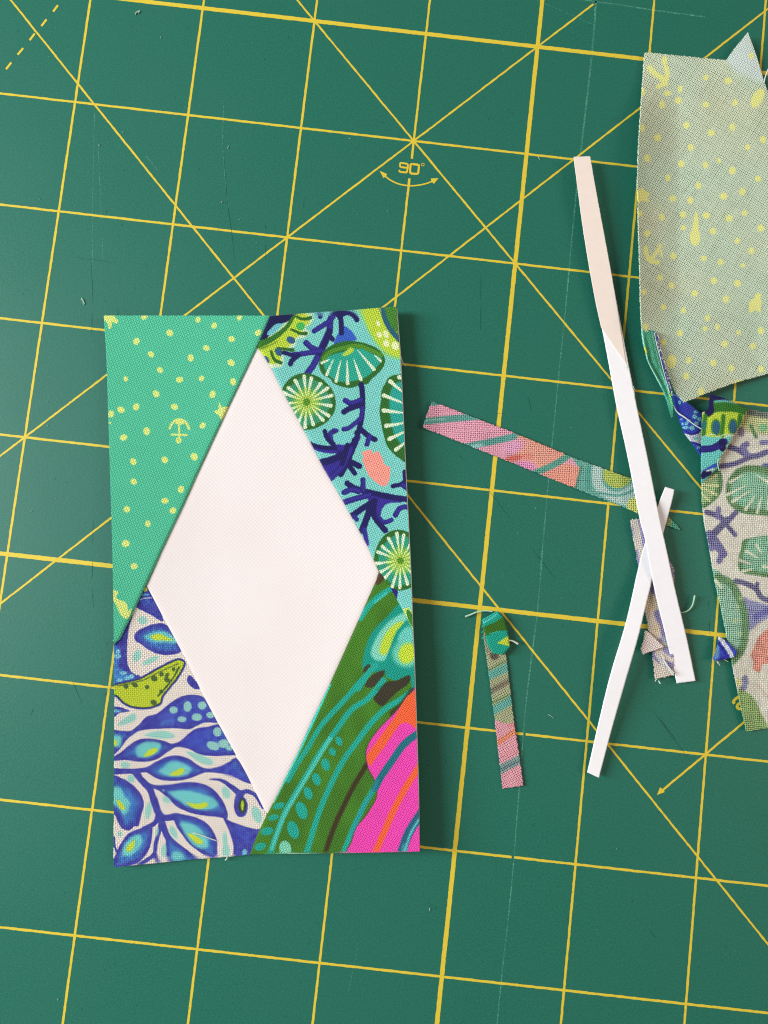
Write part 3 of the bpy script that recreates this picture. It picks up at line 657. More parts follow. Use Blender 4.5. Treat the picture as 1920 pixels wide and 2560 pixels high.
def p_green(P):
    p = Paint(P, (70, 124, 38)); p.ctx(640, 1400, 3.77)
    n = vnoise(P[:,0]/30+5, P[:,1]/55); p.C *= (0.93+0.14*n)[:,None]
    p.poly([(1160,90),(1215,150),(1165,230),(1120,210)], (80,62,40), soft=2)
    p.stroke([(1300,250),(1150,350),(1060,440),(985,550)], 52, TE, soft=2.5); p.stroke([(1230,310),(1120,400)], 20, (70,200,190), soft=3)
    p.poly([(1400,380),(1230,540),(1110,660),(1040,800),(1000,990),(1030,1040),(1090,1000),(1110,1060),(1210,1040),(1225,1100),(1330,1135),(1440,1090),(1490,1220),(1700,1300),(1700,380)], (24,152,134), soft=2.5)
    p.stroke([(960,1210),(1100,1000)], 60, TE, soft=2)
    p.poly([(1400,500),(1420,590),(1370,640),(1310,740),(1255,870),(1210,945),(1130,945),(1082,880),(1115,770),(1180,660),(1280,560)], (132,212,190), soft=5)
    p.poly([(1330,590),(1400,590),(1320,710),(1270,830),(1210,895),(1160,860),(1195,740),(1250,655)], (192,216,66), soft=4.5)
    p.ell(1415,720,80,100,(110,204,190),25,soft=7); p.stroke([(1420,590),(1330,700),(1270,860),(1230,980)], 34, (24,152,134), soft=3)
    p.ell(1415,885,130,125,(112,204,180),20,soft=8); p.ell(1425,880,80,98,(200,220,60),20,soft=6)
    p.ell(1047,1025,28,48,(66,62,44),38,soft=1.5)
    p.poly([(1028,1172),(1080,1100),(1140,1058),(1215,1042),(1185,1120),(1120,1190),(1060,1205)], (66,62,44), soft=1.5)
    p.poly([(1108,1300),(1150,1210),(1240,1150),(1340,1130),(1445,1085),(1442,1160),(1350,1230),(1270,1300),(1200,1372),(1140,1350)], (62,56,42), soft=1.5)
    p.ctx(640, 1740, 3.77)
    p.stroke([(1130,-290),(1080,-240),(960,-110),(860,10),(700,180),(600,300),(480,500),(390,640),(300,800)], 54, TE, soft=2, w2=44)
    p.stroke([(1200,-150),(1060,20),(900,130),(770,300),(600,540),(470,760),(350,960),(250,1150),(120,1520)], 54, TE, soft=2)
    p.stroke([(700,400),(600,560),(470,780),(350,980),(250,1160),(150,1440)], 34, (96,208,190), soft=4, op=.8)
    p.stroke([(1540,-110),(1380,20),(1220,120),(1080,260),(960,420),(850,570),(740,760),(640,980),(560,1200),(465,1520)], 54, TE, soft=2)
    p.stroke([(1060,620),(920,850),(820,1050),(730,1250),(640,1520)], 46, (66,54,34), soft=3)
    p.stroke([(1150,820),(1050,970),(960,1150),(880,1330),(810,1520)], 50, TE, soft=2)
    p.stroke([(690,-110),(640,0),(520,270),(390,540),(280,760),(160,990)], 34, (64,204,192), soft=2.5)
    p.stroke([(1260,-140),(1140,-60)], 20, (30,60,30), soft=3, op=.3)
    for a in ((780,425,30,46,-25),(720,525,30,42,-25),(655,645,38,60,-22),(570,785,38,60,-20),(490,915,38,62,-22),(430,1080,50,86,-20),(350,1262,52,86,-20),(215,1035,54,30,-20),(165,1145,50,28,-15),(105,1275,60,38,-15),(40,1420,55,36,-20)): p.ell(*a[:4], TE, a[4], soft=1.4)
    p.ell(275,1440,55,78,(128,208,180),-10,soft=1.6)
    PK = [(1620,-60),(1460,-20),(1400,50),(1300,170),(1180,290),(1080,420),(1038,540),(1060,680),(1120,790),(1145,900),(1120,1000),(1030,1140),(950,1240),(910,1360),(905,1540),(1620,1540)]
    p.stroke([(1470,-50),(1390,70),(1290,160)], 60, (60,58,34), soft=4, op=.8)
    p.poly(PK, (96,60,50), grow=3, soft=2.5, op=.6); p.poly(PK, (240,70,176), soft=1.2)
    p.poly([(1620,-60),(1440,-10),(1310,190),(1160,400),(1045,565),(1078,655),(1120,600),(1230,450),(1310,330),(1370,262),(1440,256),(1500,300),(1620,330)], (250,100,58), soft=1.6)
    p.stroke([(1540,660),(1420,850),(1320,1030),(1230,1230),(1105,1520)], 60, (250,100,58), soft=1.4)
    p.stroke([(1560,330),(1400,450),(1290,600),(1180,760),(1120,870)], 66, (34,112,126), soft=1.6); p.stroke([(1140,800),(1100,900),(1000,1080),(900,1290)], 36, (40,150,160), soft=4, op=.6)
    p.stroke([(1570,1090),(1440,1290),(1360,1520)], 84, (40,100,126), soft=2); p.stroke([(1560,1130),(1460,1290),(1390,1500)], 22, (92,186,192), soft=2.5)
    p.ell(1400,1440,30,50,(84,190,190),soft=3,op=.5)
    return p.C
def p_white(P):
    C = np.tile(np.array((241., 230., 230.)), (len(P), 1)); n = vnoise(P[:,0]/120+3, P[:,1]/120+9)
    return C*(1-0.012*n[:,None]*np.array([0.2, 0.8, 1.2]))
sheet('blue_leaf_patch', block, [(364,1462),(330,1530),(296,1590),(284.4,1609)]+[tuple(q) for q in LX[7:]], [(367,1462),(411,1545.6),(467,1648),(511,1740),(543,1801),(618,1933.4),(668,2036),(645,2090),(627,2136.3),(573,2141.6),(485.4,2148.2),(339.6,2162.8),(285.5,2168)], M_print, hb(0), p_blue, 1.3, ang=4, rB=0)
sheet('white_diamond', block, DIA_L, DIA_R, M_white, hb(0.12), p_white, 2.2, ang=88, pitch=5.0, tooth=0, rA=5, rB=5, rdep=.22)
sheet('green_stripe_patch', block, [(952,1424)]+DIA_R[8:14]+[(660,2050.3),(640,2095),(624.7,2136.3)], [(956,1424),(985,1470),(1030,1560)]+[tuple(q) for q in RX[8:-1]]+[(1049.8,2128.6),(881.4,2132.5),(625,2136.5)], M_print, hb(0.27), p_green, 1.3, ang=32, rA=3.0, rdep=.2, tooth=.5)
sheet('aqua_coral_patch', block, [(991,766.5),(962,768),(880,775),(800,780),(674,790),(643,866),(679.8,920.3),(719.6,1000),(774.2,1100),(809.7,1169.7),(855.6,1247),(921.1,1366.7),(948.3,1427.7),(975.4,1470.6),(1011.5,1536),(1033,1579)],
      [tuple(q) for q in RX[:8]]+[(1033.2,1579.5)], M_print, hb(0.40), p_aqua, 1.3, ang=20, rA=3.0, rdep=.2, tooth=.5)
sheet('mint_dot_patch', block, [tuple(q) for q in LX[:7]]+[(284.4,1612)], MINT_R, M_print, hb(0.52), p_mint, 1.5, ang=27, rB=3.2, rdep=.3, tooth=.7, hole=.45)
tube('loose_thread', block, [(1001,888),(1006,904),(1013,915)], M_thread, [2.6, 1.4, 0.3], .10)
tube('loose_thread', block, [(569,2140),(566,2148),(563,2150)], M_thread, [1.1, .8, .5], .10)
tube('loose_thread', block, [(480,2082),(500,2087),(522,2095),(541,2102)], M_thread, [1.28, 1.3, 1.3, 1.28], .09)
tube('loose_thread', block, [(292,1612),(288,1606),(283,1600)], M_aqthread, [2.2, 2.1, 1.8], .08)
# ------------------------------------------------------------------ sage scrap, wrong side up
_MO = [lambda n: np.random.default_rng(3).random((n, 1))]
def wrongside(C, thread=(214, 210, 196), amt=0.45, holes=0.62):
    """printed colour seen from the back: most threads stay raw, the gaps keep the ink"""
    C = np.asarray(C, float)
    mo = _MO[0](len(C)); t = C*amt + np.asarray(thread, float)*(1-amt)
    return t*(0.95+0.10*mo), C*holes*(0.8+0.4*mo)
def p_sage(P):
    p = Paint(P, (150, 205, 172)); Y = (238, 236, 120)
    p.ctx(1540, 60, 4.366)
    D1 = ((530,400,30,50),(700,710,28,38),(560,755,40,30),(505,880,32,42),(680,835,35,38),(980,585,30,30),(1225,620,40,35),(1475,345,30,35),(980,880,36,32),(1300,860,30,35),(300,740,20,45),(770,1105,33,38),(290,1135,25,40),(455,1240,38,38),(1040,1190,38,35),(1270,1125,33,38),(815,1345,33,38),(340,1465,33,40),(710,1525,38,38),(975,1540,30,40),(1125,1490,22,28),(1437,1345,30,30),(1605,1260,35,38),(1270,1600,38,42),(565,1680,30,38),(900,1765,32,38),(1550,1690,35,33),(620,1905,40,32),(812,1925,32,40),(1175,1880,42,38),(1380,1830,38,40),(260,2070,28,30),(500,2110,32,38),(732,2080,35,38),(985,2090,40,35),(1235,2120,38,38),(1405,2065,30,30))
    for a in D1: p.ell(*a, Y, soft=1.6)
    p.ell(1545,810,58,115,Y,28,soft=1.6)
    p.stroke([(370,480),(420,540),(500,590),(540,650)], 60, Y, soft=1.8); p.stroke([(545,470),(560,560),(520,650),(460,685)], 50, Y, soft=1.8)
    p.poly([(215,1830),(290,1785),(318,1828),(378,1850),(345,1890),(362,1945),(300,1930),(225,1955)], Y, soft=1.6, sm=False)
    p.ctx(1540, 540, 4.2526)
    D2 = ((333,185,33,33),(715,125,28,25),(1030,160,33,35),(1540,130,38,38),(1290,265,30,30),(1440,370,30,35),(610,425,32,38),(935,450,30,32),(1112,488,32,36),(1350,525,25,22),(467,657,30,30),(1042,688,32,36),(590,738,30,36),(1292,715,36,38),(298,808,28,30),(838,822,35,33),(1168,882,32,40),(1510,850,38,32),(505,970,32,28),(718,1005,28,32),(973,1085,28,32),(945,1200,25,28),(1078,1180,22,35),(315,1175,30,35),(678,1245,33,36),(1305,1240,22,28),(1540,1220,32,36),(1153,1360,33,36),(1455,1382,33,32),(505,1340,30,35),(590,1545,50,70),(775,1535,30,33),(1035,1562,33,36),(1228,1618,28,38),(748,1702,33,38),(1540,1628,33,36),(1300,1765,40,20),(905,1870,35,42),(1760,200,34,34),(1700,600,34,36),(1720,1050,34,36),(1690,1500,34,36))
    for a in D2: p.ell(*a, Y, soft=1.6)
    p.ell(840,225,54,92,Y,soft=1.6); p.stroke([(850,-30),(850,60),(842,170)], 26, Y, soft=1.6, w2=80)
    p.stroke([(315,340),(330,420),(370,480),(445,492)], 46, Y, soft=1.6); p.stroke([(370,470),(450,360),(468,310)], 36, Y, soft=1.6); p.stroke([(480,370),(486,430)], 22, Y)
    p.poly([(1415,920),(1480,870),(1550,900),(1535,960),(1540,1030),(1480,1000),(1425,1030)], Y, soft=1.6)
    yel = np.clip((p.C[:,0]-150)/88, 0, 1)[:,None]
    n = vnoise(P[:,0]/90+1, P[:,1]/90+4)[:,None]
    raw = np.array((232, 230, 200))*(1-n) + np.array((218, 234, 214))*n
    th, ho = wrongside(p.C, raw, 0.16, 0.42)
    q = Paint(P, (0,0,0)); q.ctx(1540, 60, 4.366); q.poly([(1205,400),(1300,255),(1440,60),(1660,660),(1500,600),(1400,560),(1290,500)], (1,1,1), soft=9, sm=False); k = q.C[:,:1]
    th = th*(1-k)+np.array((220, 232, 226))*k; ho = ho*(1-k)+np.array((140, 166, 168))*k
    th = th*(1-yel) + np.array((240, 241, 152))*yel; ho = ho*(1-yel) + np.array((206, 208, 130))*yel
    return th, ho
def hsage(P):
    x, y = P[:,0], P[:,1]
    return 0.7 + 3.4*np.clip((1700-x)/110, 0, 1)**1.5*sst(150, 330, y)*sst(1000, 700, y) + 3.0*sst(560, 980, y)*np.clip(1-(x-1600)/330, 0.1, 1) + 1.2*sst(220, 90, y)*sst(1760, 1880, x) + .35*vnoise(x/70, y/90)
SA = [(1869.8,80.6),(1835.5,121.8),(1816,150.5)]
sage = thing('fabric_scrap', 'large pale sage scrap with yellow dots, reverse side up, at the upper right', 'fabric scrap')
def wsage(P):
    dx = np.interp(P[:,1], [130,220,358,449,560,681,775,824], [0,-6,-15,-17,-13,-7.5,-4,0])*np.clip(1-(P[:,0]-1595)/120, 0, 1)
    return P + np.stack([dx, 0*dx], 1)
sheet('cloth', sage, [(1612,130),(1636,132.5),(1655,134.5),(1685,137.5),(1700,139),(1720,141),(1775,146.5),(1816,150.5),(1835.5,121.8),(1869.8,80.6),(1883.6,117),(1897.3,158.5),(1911,206.6),(1930,250),(1990,330)],
      [(1605,824),(1634,836),(1650,885),(1671.7,939.8),(1685.8,975),(1709.3,1006.8),(1758.7,986.8),(1795,972),(1825,961),(1866.9,949),(1880,945),(1894,941),(1910,937),(1930,932),(1990,915)], M_back, hsage, p_sage, 1.6, 'key', ang=32, pitch=4.7, tooth=1.5, thick=.3, warp=wsage)
def p_fold(P):
    p = Paint(P, (70, 146, 114)); n = vnoise(P[:,0]/3, P[:,1]/8); p.C *= (0.9+0.2*n)[:,None]
    p.ctx(1540, 540, 4.2526); p.stroke([(265,1180),(290,1350),(340,1550),(430,1710),(520,1880),(600,2060)], 22, (150,222,198), soft=1.4)
    p.ell(310,1430,16,40,(214,222,90),-15); p.stroke([(545,1830),(575,1940),(590,2000)], 22, (208,220,90), soft=1.4)
    p.stroke([(380,1240),(430,1450),(480,1650),(530,1800)], 10, (130,212,190), soft=1.2); p.poly([(480,1800),(560,1820),(620,2060),(570,2070)], (60,190,166), soft=4, op=.6)
    return p.C
sheet('turned_edge', sage, [(1603.5,822),(1608,857),(1620,904),(1638.8,940),(1657.6,975),(1668,1004),(1675,1030),(1679,1044)], [(1637,828),(1643,860),(1650,893),(1660,930),(1668,962),(1676,985),(1683,1012),(1682,1042)],
      M_print, lambda P: 4.2-0.9*np.sin(np.clip((P[:,1]-822)/225,0,1)*3.1)*np.sin(np.clip((P[:,0]-np.interp(P[:,1],[822,904,975,1044],[1604,1620,1658,1679]))/18,0,1)*3.1), p_fold, 1.3, 'key', ang=60, pitch=4.6, tooth=.8, rA=3, rdep=.4)
fz = []
for k in range(110):
    t = rng.random(); c = np.array([np.interp(t, [0,.3,.6,1], [1640,1650,1661,1681]), np.interp(t, [0,.3,.6,1], [832,870,915,985])])+rng.normal(0, 1.4, 2)
    a = rng.normal(1.25, 0.6); L = rng.uniform(3, 9); d = np.array([math.cos(a), math.sin(a)])*L/2
    fz.append((tube('f', 'mesh', [c-d, c+rng.normal(0, 1, 2), c+d], None, [4.3+rng.random()*.5]*3, .055, .04, k=3), k % 3))
join_meshes('frayed_seam', [m_ for m_, k in fz if k], M_navythread, sage)['kind'] = 'stuff'
join_meshes('frayed_seam', [m_ for m_, k in fz if not k], M_thread, sage)['kind'] = 'stuff'
tube('seam_cord', sage, [(1638,829),(1645,858),(1652,885),(1659,915),(1668,948),(1677,978)], M_navythread, [4.2, 4.5, 4.5, 4.4, 4.2, 3.8], .13, .2)
tube('seam_cord', sage, [(1636,831),(1642,862),(1650,892),(1657,920),(1665,950),(1674,982)], M_thread, [4.3, 4.6, 4.6, 4.5, 4.3, 3.8], .07, .07)
tube('loose_thread', sage, [(1938,140),(1922,170),(1914,190),(1910,207)], M_thread, [1.5, 1.4, 1.2, 1.0], .12)
# ------------------------------------------------------------------ coral print scrap, wrong side up, with a turned corner
KC = (1580, 940, 4.809); KD = (1640, 1360, 4.425)
def p_coral_back(P):
    p = Paint(P, (222, 218, 206)); p.ctx(*KC)
    G1 = (44, 116, 46); G2 = (104, 194, 152); N1 = (48, 44, 124)
    p.poly([(1390,380),(1640,430),(1800,430),(1800,660),(1500,700),(1300,620),(1280,500)], (206,214,128), soft=6)
    p.stroke([(1400,420),(1640,470),(1800,500)], 90, (70,92,84), soft=5); p.stroke([(1430,600),(1490,730)], 44, G1, soft=2.5); p.ell(1575,620,56,50,(98,196,116),soft=3); p.ell(1310,672,42,56,(110,84,130),soft=3)
    def cr(q, wd, c=N1): p.stroke(q, wd, c, soft=2.2)
    cr([(1130,840),(1280,890),(1400,960),(1500,960),(1640,910),(1800,890)], 66); cr([(1400,960),(1330,860),(1380,820)], 70, (84,80,170)); cr([(1040,1085),(1200,1065),(1400,985)], 58); cr([(1560,800),(1700,790)], 60,(100,96,176)); cr([(1590,1080),(1760,1060)], 60, (60,80,170))
    p.poly([(1150,1260),(1250,1130),(1400,1075),(1640,1100),(1800,1200),(1800,1640),(1500,1670),(1300,1640),(1180,1550),(1130,1430)], G1, soft=2.5)
    p.poly([(1200,1280),(1300,1190),(1420,1150),(1640,1200),(1800,1280),(1800,1580),(1500,1600),(1330,1570),(1230,1500),(1190,1400)], G2, soft=5)
    for a, b in (((1330,1190),(1180,1275)),((1360,1320),(1150,1425)),((1420,1380),(1210,1510)),((1480,1440),(1365,1605)),((1560,1450),(1505,1640)),((1500,1190),(1640,1280)),((1640,1400),(1640,1600))): p.stroke([a, b], 12, (226,234,196), w2=40, soft=2)
    p.poly([(820,1270),(950,1170),(1040,1110),(1090,1230),(1070,1400),(970,1520),(820,1580)], G1, soft=2); p.poly([(820,1290),(950,1200),(1030,1190),(1010,1380),(940,1480),(820,1540)], (140,196,110), soft=4)
    for a, b in (((820,1310),(1010,1190)),((840,1310),(1030,1320)),((820,1330),(1010,1425)),((820,1400),(930,1500))): p.stroke([a, b], 16, (232,234,150), w2=34, soft=1.8)
    cr([(900,1640),(1040,1680),(1130,1750),(1250,1640)], 60); cr([(1040,1600),(1030,1700)], 60, (84,80,170)); cr([(1150,1730),(1010,1870),(940,1980)], 84, (50,48,120)); cr([(1130,1780),(1240,1910)], 50); cr([(930,1900),(1020,2010),(1100,2140)], 92, (70,66,150))
    p.ctx(*KD)
    p.poly([(1010,-60),(940,60),(915,150),(930,300),(1100,345),(1400,340),(1500,-60)], G1, soft=2.5); p.poly([(1060,-60),(980,80),(960,200),(1000,280),(1400,290),(1400,-60)], G2, soft=5)
    for a, b in (((1110,10),(1165,95)),((1000,80),(1120,150)),((930,180),(1060,225)),((960,300),(1060,280)),((1190,250),(1300,270))): p.stroke([a, b], 36, (226,234,196), w2=14, soft=2)
    cr([(610,40),(660,20)], 80, (96,92,176)); cr([(640,20),(720,90),(700,190)], 60, (70,66,150))
    cr([(885,410),(1000,440),(1110,500),(1180,600),(1400,660)], 56, (56,54,120)); cr([(1110,490),(1120,440)], 40)
    p.poly([(950,590),(1100,640),(1400,720),(1400,800),(1239,820),(1120,890),(1020,960),(985,750)], (120,126,204), soft=5); p.stroke([(1110,800),(1239,740),(1400,740)], 70, (58,68,176), soft=4)
    p.poly([(600,300),(780,380),(900,560),(1000,750),(1010,950),(980,1150),(840,1320),(700,900)], (120,200,164), soft=3)
    p.stroke([(680,370),(820,430),(900,560),(975,760),(985,1000),(940,1180),(840,1300)], 84, G1, soft=3, op=.9); p.stroke([(660,400),(720,480)], 30, (230,236,190), soft=2)
    for q in ((880,850,60,22),(940,600,26,30),(900,700,30,30),(930,1000,26,30)): p.ell(*q, (176,210,130), soft=3, op=.6)
    p.poly([(1400,900),(1239,930),(1130,1030),(1080,1150),(1040,1240),(1080,1300),(1070,1390),(1150,1430),(1180,1330),(1400,1300)], (255,160,140), sm=False, soft=1.6)
    p.stroke([(985,1485),(985,1560),(930,1640)], 66, (104,112,170), soft=3); p.ell(915,1530,26,50,(226,228,120),soft=3)
    p.poly([(900,1640),(1000,1640),(1090,1720),(1150,1850),(1240,2060),(1005,2110)], (118,172,70), soft=3); p.stroke([(1130,1560),(1239,1700)], 30, (228,196,176), soft=4)
    p.stroke([(1010,1560),(1100,1700),(1230,1860)], 18, (206,226,214), soft=2)
    C = p.C; base = np.array((222, 218, 206))*1.0; dd = np.clip(np.abs(C-base).max(1)/70, 0, 1)[:,None]
    pink = ((C[:,0] > 235) & (C[:,2] < 160))[:,None]
    C = C*(0.9+0.2*vnoise(P[:,0]/9, P[:,1]/9))[:,None]; th, ho = wrongside(C, (244, 238, 226), 0.60, 0.46)
    th = np.where(pink, C*0.8+np.array((218,213,202))*0.2, th)
    ho = ho*dd + np.array((182, 178, 164))*(1-dd)
    return th, ho
def hcor(P):
    x, y = P[:,0], P[:,1]
    return 0.5 + 1.8*sst(1250, 1060, y) + 0.9*sst(1500, 1800, y)*np.clip((1900-x)/60, 0, 1) + .3*vnoise(x/60+4, y/80)
coral = thing('fabric_scrap', 'large coral print scrap, reverse side up, one corner turned over, at right edge', 'fabric scrap')
sheet('cloth', coral, [(1800,1012),(1758,1030),(1754,1148),(1754.7,1206),(1755.7,1252),(1761,1304),(1771,1356),(1777.9,1394),(1786.9,1450),(1802.7,1518),(1816.3,1586),(1832,1665),(1843.4,1721.6),(1857,1785),(1867,1828)],
      [(1801,1012),(1869,1023),(1921,1031),(1990,1042),(1990,1808),(1920,1820),(1868,1828.5)], M_open, hcor, p_coral_back, 1.5, ang=4, pitch=5.0, tooth=1.2)
def p_flap(P):
    p = Paint(P, (116, 206, 200)); p.ctx(*KC)
    p.poly([(820,300),(1450,300),(1450,740),(820,760)], LI, soft=1.5, sm=False)
    p.poly([(900,180),(1420,330),(1420,470),(1200,430),(960,440),(900,470)], (54,118,44), soft=2.5)
    p.poly([(900,180),(1200,260),(1190,300),(990,300),(985,440),(880,480)], DN, soft=2); p.stroke([(1000,310),(1120,300),(1280,330)], 26, (110,190,190), soft=3)
    for x in (880, 1100, 1300): p.stroke([(x,480),(x-10,600),(x-20,720)], 52, (64,126,44), soft=2.5)
    p.ell(1010,620,62,105,(90,146,44),soft=2); p.ell(1215,610,62,100,(90,146,44),soft=2); p.ell(1012,618,46,86,(48,100,132),soft=1.5); p.ell(1215,608,44,80,(48,100,132),soft=1.5); p.ell(865,590,30,60,(48,120,110),soft=2)
    p.stroke([(830,740),(960,700),(1040,735),(1120,700),(1240,720)], 14, (210,230,190), soft=2); p.stroke([(1140,740),(1210,720)], 50, (200,224,214), soft=3)
    p.poly([(820,755),(960,735),(1100,745),(1200,760),(1100,1100),(820,1100)], (112,206,198), soft=1.5)
    p.stroke([(820,882),(960,870),(1050,825),(1110,790)], 84, NV); p.stroke([(1080,790),(1090,870)], 80, DN); p.stroke([(840,880),(1080,850)], 30, (56,48,150), soft=3, op=.6)
    p.stroke([(850,1170),(930,1110),(1040,1060)], 46, (60,90,190), soft=2); p.stroke([(840,1200),(920,1160)], 76, DN, soft=2); p.stroke([(900,1140),(980,1120)], 22, (220,230,220), soft=2)
    p.stroke([(1395,400),(1300,600),(1150,850),(1062,1000),(1045,1110)], 16, (214,226,186), soft=1.4)
    return p.C
sheet('turned_corner', coral, [(1776,985),(1772,1020),(1757,1034),(1755,1060),(1755,1100),(1754,1150),(1754.5,1203)], [(1814,996),(1870,1023),(1851,1063),(1825,1108),(1803,1144),(1797,1168),(1758,1207)], M_print,
      lambda P: hcor(P)+0.9+0.5*np.clip((P[:,0]-1755)/60, 0, 1)+.6*sst(1060, 1000, P[:,1]), p_flap, 1.2, 'key', ang=8, tooth=1.0, rB=3, rdep=.35)
def p_wedge(P):
    p = Paint(P, (54, 76, 190)); p.ctx(*KC)
    p.ell(640,400,70,60,(60,56,176),soft=10,op=.6)
    for a in ((765,435,26,18),(755,490,30,26),(808,520,26,24),(680,540,26,20),(775,572,28,24),(655,572,24,20),(645,620,40,20),(722,625,33,28),(610,575,14,18),(572,318,16,26),(595,520,16,14)): p.ell(*a, (120,196,224))
    p.stroke([(610,640),(680,690),(760,690),(840,640)], 24, (50,44,150))
    p.poly([(630,695),(720,712),(800,690),(860,640),(860,850),(760,800),(700,790)], (214,222,232), soft=1.2); p.ell(765,750,30,18,(128,206,206),soft=1.5)
    p.stroke([(720,800),(780,815),(860,850)], 26, (50,48,160)); p.ell(800,860,22,20,(120,186,220)); p.stroke([(480,220),(560,250),(640,310)], 12, (150,210,226), soft=1.4)
    return p.C
sheet('blue_seam_piece', coral, [(1681,984),(1686,1008.6),(1694.4,1039.8),(1704.8,1064.8),(1713,1085.6),(1729.7,1106),(1754.7,1143)], [(1694,986),(1713,1002),(1738,1021),(1756.5,1034),(1757,1070),(1757,1105),(1757,1142)], M_print,
      lambda P: 2.1+0.8*np.sin((P[:,0]-1680)/24), p_wedge, 1.2, 'key', ang=20, tooth=.7, rA=2, rB=2)
tube('loose_thread', coral, zc([(498,356),(540,430),(640,500),(740,580),(835,637)], *KC), M_thread, [3.4, 3.5, 3.5, 3.4, 3.2], .11)
tube('loose_thread', coral, zc([(505,372),(560,455),(600,480),(660,520)], *KC), M_thread, [3.3, 3.4, 3.4, 3.3], .08)
tube('loose_thread', coral, zc([(1040,1000),(1030,1060),(1050,1140)], *KC), M_aqthread, [3.2, 3.0, 2.8], .10)
# ------------------------------------------------------------------ pink striped strip
KE = (1030, 970, 2.4043)
def p_pink(P):
    p = Paint(P, (236, 150, 178)); p.ctx(*KE); T = (52, 146, 134)
    p.poly([(100,60),(180,90),(150,105),(100,100)], T, soft=1.5)
    p.stroke([(40,204),(200,188),(390,172)], 40, T, soft=1.6); p.stroke([(60,196),(200,186)], 8, (130,196,180), soft=2)
    p.stroke([(330,352),(480,322),(660,282)], 40, T, soft=1.6); p.ell(380,352,50,14,(120,196,190),-15,soft=3)
    p.poly([(640,285),(800,320),(945,385),(900,440),(780,520),(720,440),(560,440),(640,380)], (240,152,128), soft=4)
    p.ell(615,352,66,34,(232,150,196),-20,soft=7); p.ell(690,470,56,26,(236,130,190),20,soft=5); p.ell(612,422,52,17,(226,84,72),-8,soft=4); p.ell(700,410,30,22,(232,110,90),soft=5,op=.6)
    p.poly([(945,385),(1120,450),(1400,540),(1700,860),(1400,800),(975,610),(1010,500)], (70,168,148), soft=2.5)
    p.stroke([(730,515),(850,462),(950,402)], 38, (52,150,126), soft=2)
    p.poly([(790,520),(925,450),(1008,478),(978,612)], (244,146,120), sm=False, soft=1.4); p.stroke([(1020,470),(985,600)], 16, (50,124,104), soft=2)
    p.poly([(1085,470),(1140,470),(1150,580),(1240,625),(1350,560),(1400,620),(1400,740),(1310,720),(1160,660),(1090,590)], (172,216,206), soft=4)
    p.ell(1235,520,88,82,(166,196,60),10,soft=2.5); p.stroke([(1120,630),(1250,645),(1360,600)], 14, (60,160,146), soft=2); p.ell(1352,705,62,48,(224,236,92),soft=2)
    p.stroke([(1060,480),(1060,600)], 26, (40,150,134), soft=3)
    p.poly([(1500,700),(1580,760),(1560,840),(1500,820)], (140,164,84), soft=3); p.poly([(1570,790),(1640,880),(1560,850)], (40,160,118), soft=3)
    th, ho = wrongside(p.C, (240, 218, 218), 0.74, 0.42)
    return th, ho
pink = thing('fabric_strip', 'long pink and teal striped fabric strip lying slanted under the long white paper strip', 'fabric strip')
sheet('cloth', pink, [(1080,1003),(1280,1080),(1446,1149),(1579,1196),(1668,1287),(1700,1321)], [(1057,1068),(1184,1118),(1330,1176),(1446,1224),(1596,1282),(1664,1312),(1700.5,1325)][0:1]+[(1250,1144),(1420,1213),(1560,1268),(1664,1312),(1699.5,1325)], M_back,
      lambda P: 0.45+.25*vnoise(P[:,0]/50, P[:,1]/50)+.5*sst(1100, 1060, P[:,0]), p_pink, 1.3, 'key', ang=3, pitch=5.2, tooth=1.4, thick=.35)
# ------------------------------------------------------------------ lilac strip under the papers
KF = (1440, 1180, 2.836)
def p_lilac(P):
    p = Paint(P, (222, 206, 192)); p.ctx(*KF); L = (98, 90, 178)
    for q, wd in (([(458,330),(478,420),(488,520)], 40), ([(395,390),(402,460)], 12), ([(425,560),(445,680)], 24), ([(520,800),(560,850),(590,840)], 46), ([(575,1000),(600,1080),(630,1160)], 46), ([(600,1190),(680,1210)], 30), ([(530,1270),(600,1340),(700,1380)], 44), ([(640,1260),(700,1300)], 50), ([(660,640),(690,740)], 20)): p.stroke(q, wd, L, soft=3)
    p.ell(530,760,40,40,(120,116,110),soft=8,op=.8); p.ell(640,1200,30,40,(150,196,196),soft=4,op=.6); p.ell(530,930,50,60,(226,200,158),soft=7); p.ell(570,1110,30,40,(226,200,158),soft=7); p.stroke([(570,1290),(620,1370)], 24, (224,220,210), soft=2)
    th, ho = wrongside(p.C, (246, 234, 224), 0.56, 0.66)
    return th, ho
lil = thing('fabric_strip', 'frayed lilac and beige fabric strip lying beneath the two crossed white paper strips', 'fabric strip')
sheet('cloth', lil, [(1576,1300),(1585,1350),(1596,1410),(1605,1470),(1613,1518),(1620,1561),(1630,1624),(1639,1698)], [(1606,1297),(1650,1360),(1684,1420),(1686,1450),(1676,1500),(1678,1560),(1683,1620),(1685,1686)], M_back,
      lambda P: 0.9+.35*vnoise(P[:,0]/30+8, P[:,1]/50), p_lilac, 1.3, 'key', ang=-12, pitch=5.0, tooth=2.2)
def p_bit(P):
    C = np.tile(np.array((246., 228., 224.)), (len(P), 1)); return C, C*0.6
sheet('folded_corner', lil, zc([(490,1125),(482,1190),(462,1250),(475,1292)], *KF), zc([(500,1127),(560,1180),(622,1240),(560,1262)], *KF), M_back, lambda P: 1.9+0*P[:,0], p_bit, 1.2, 'key', ang=30, tooth=2.4)
tube('loose_thread', lil, zc([(700,1003),(740,998),(790,985),(825,945),(842,875)], *KF), M_aqthread, [1.2, .9, .8, .8, 1.0], .09, .19)
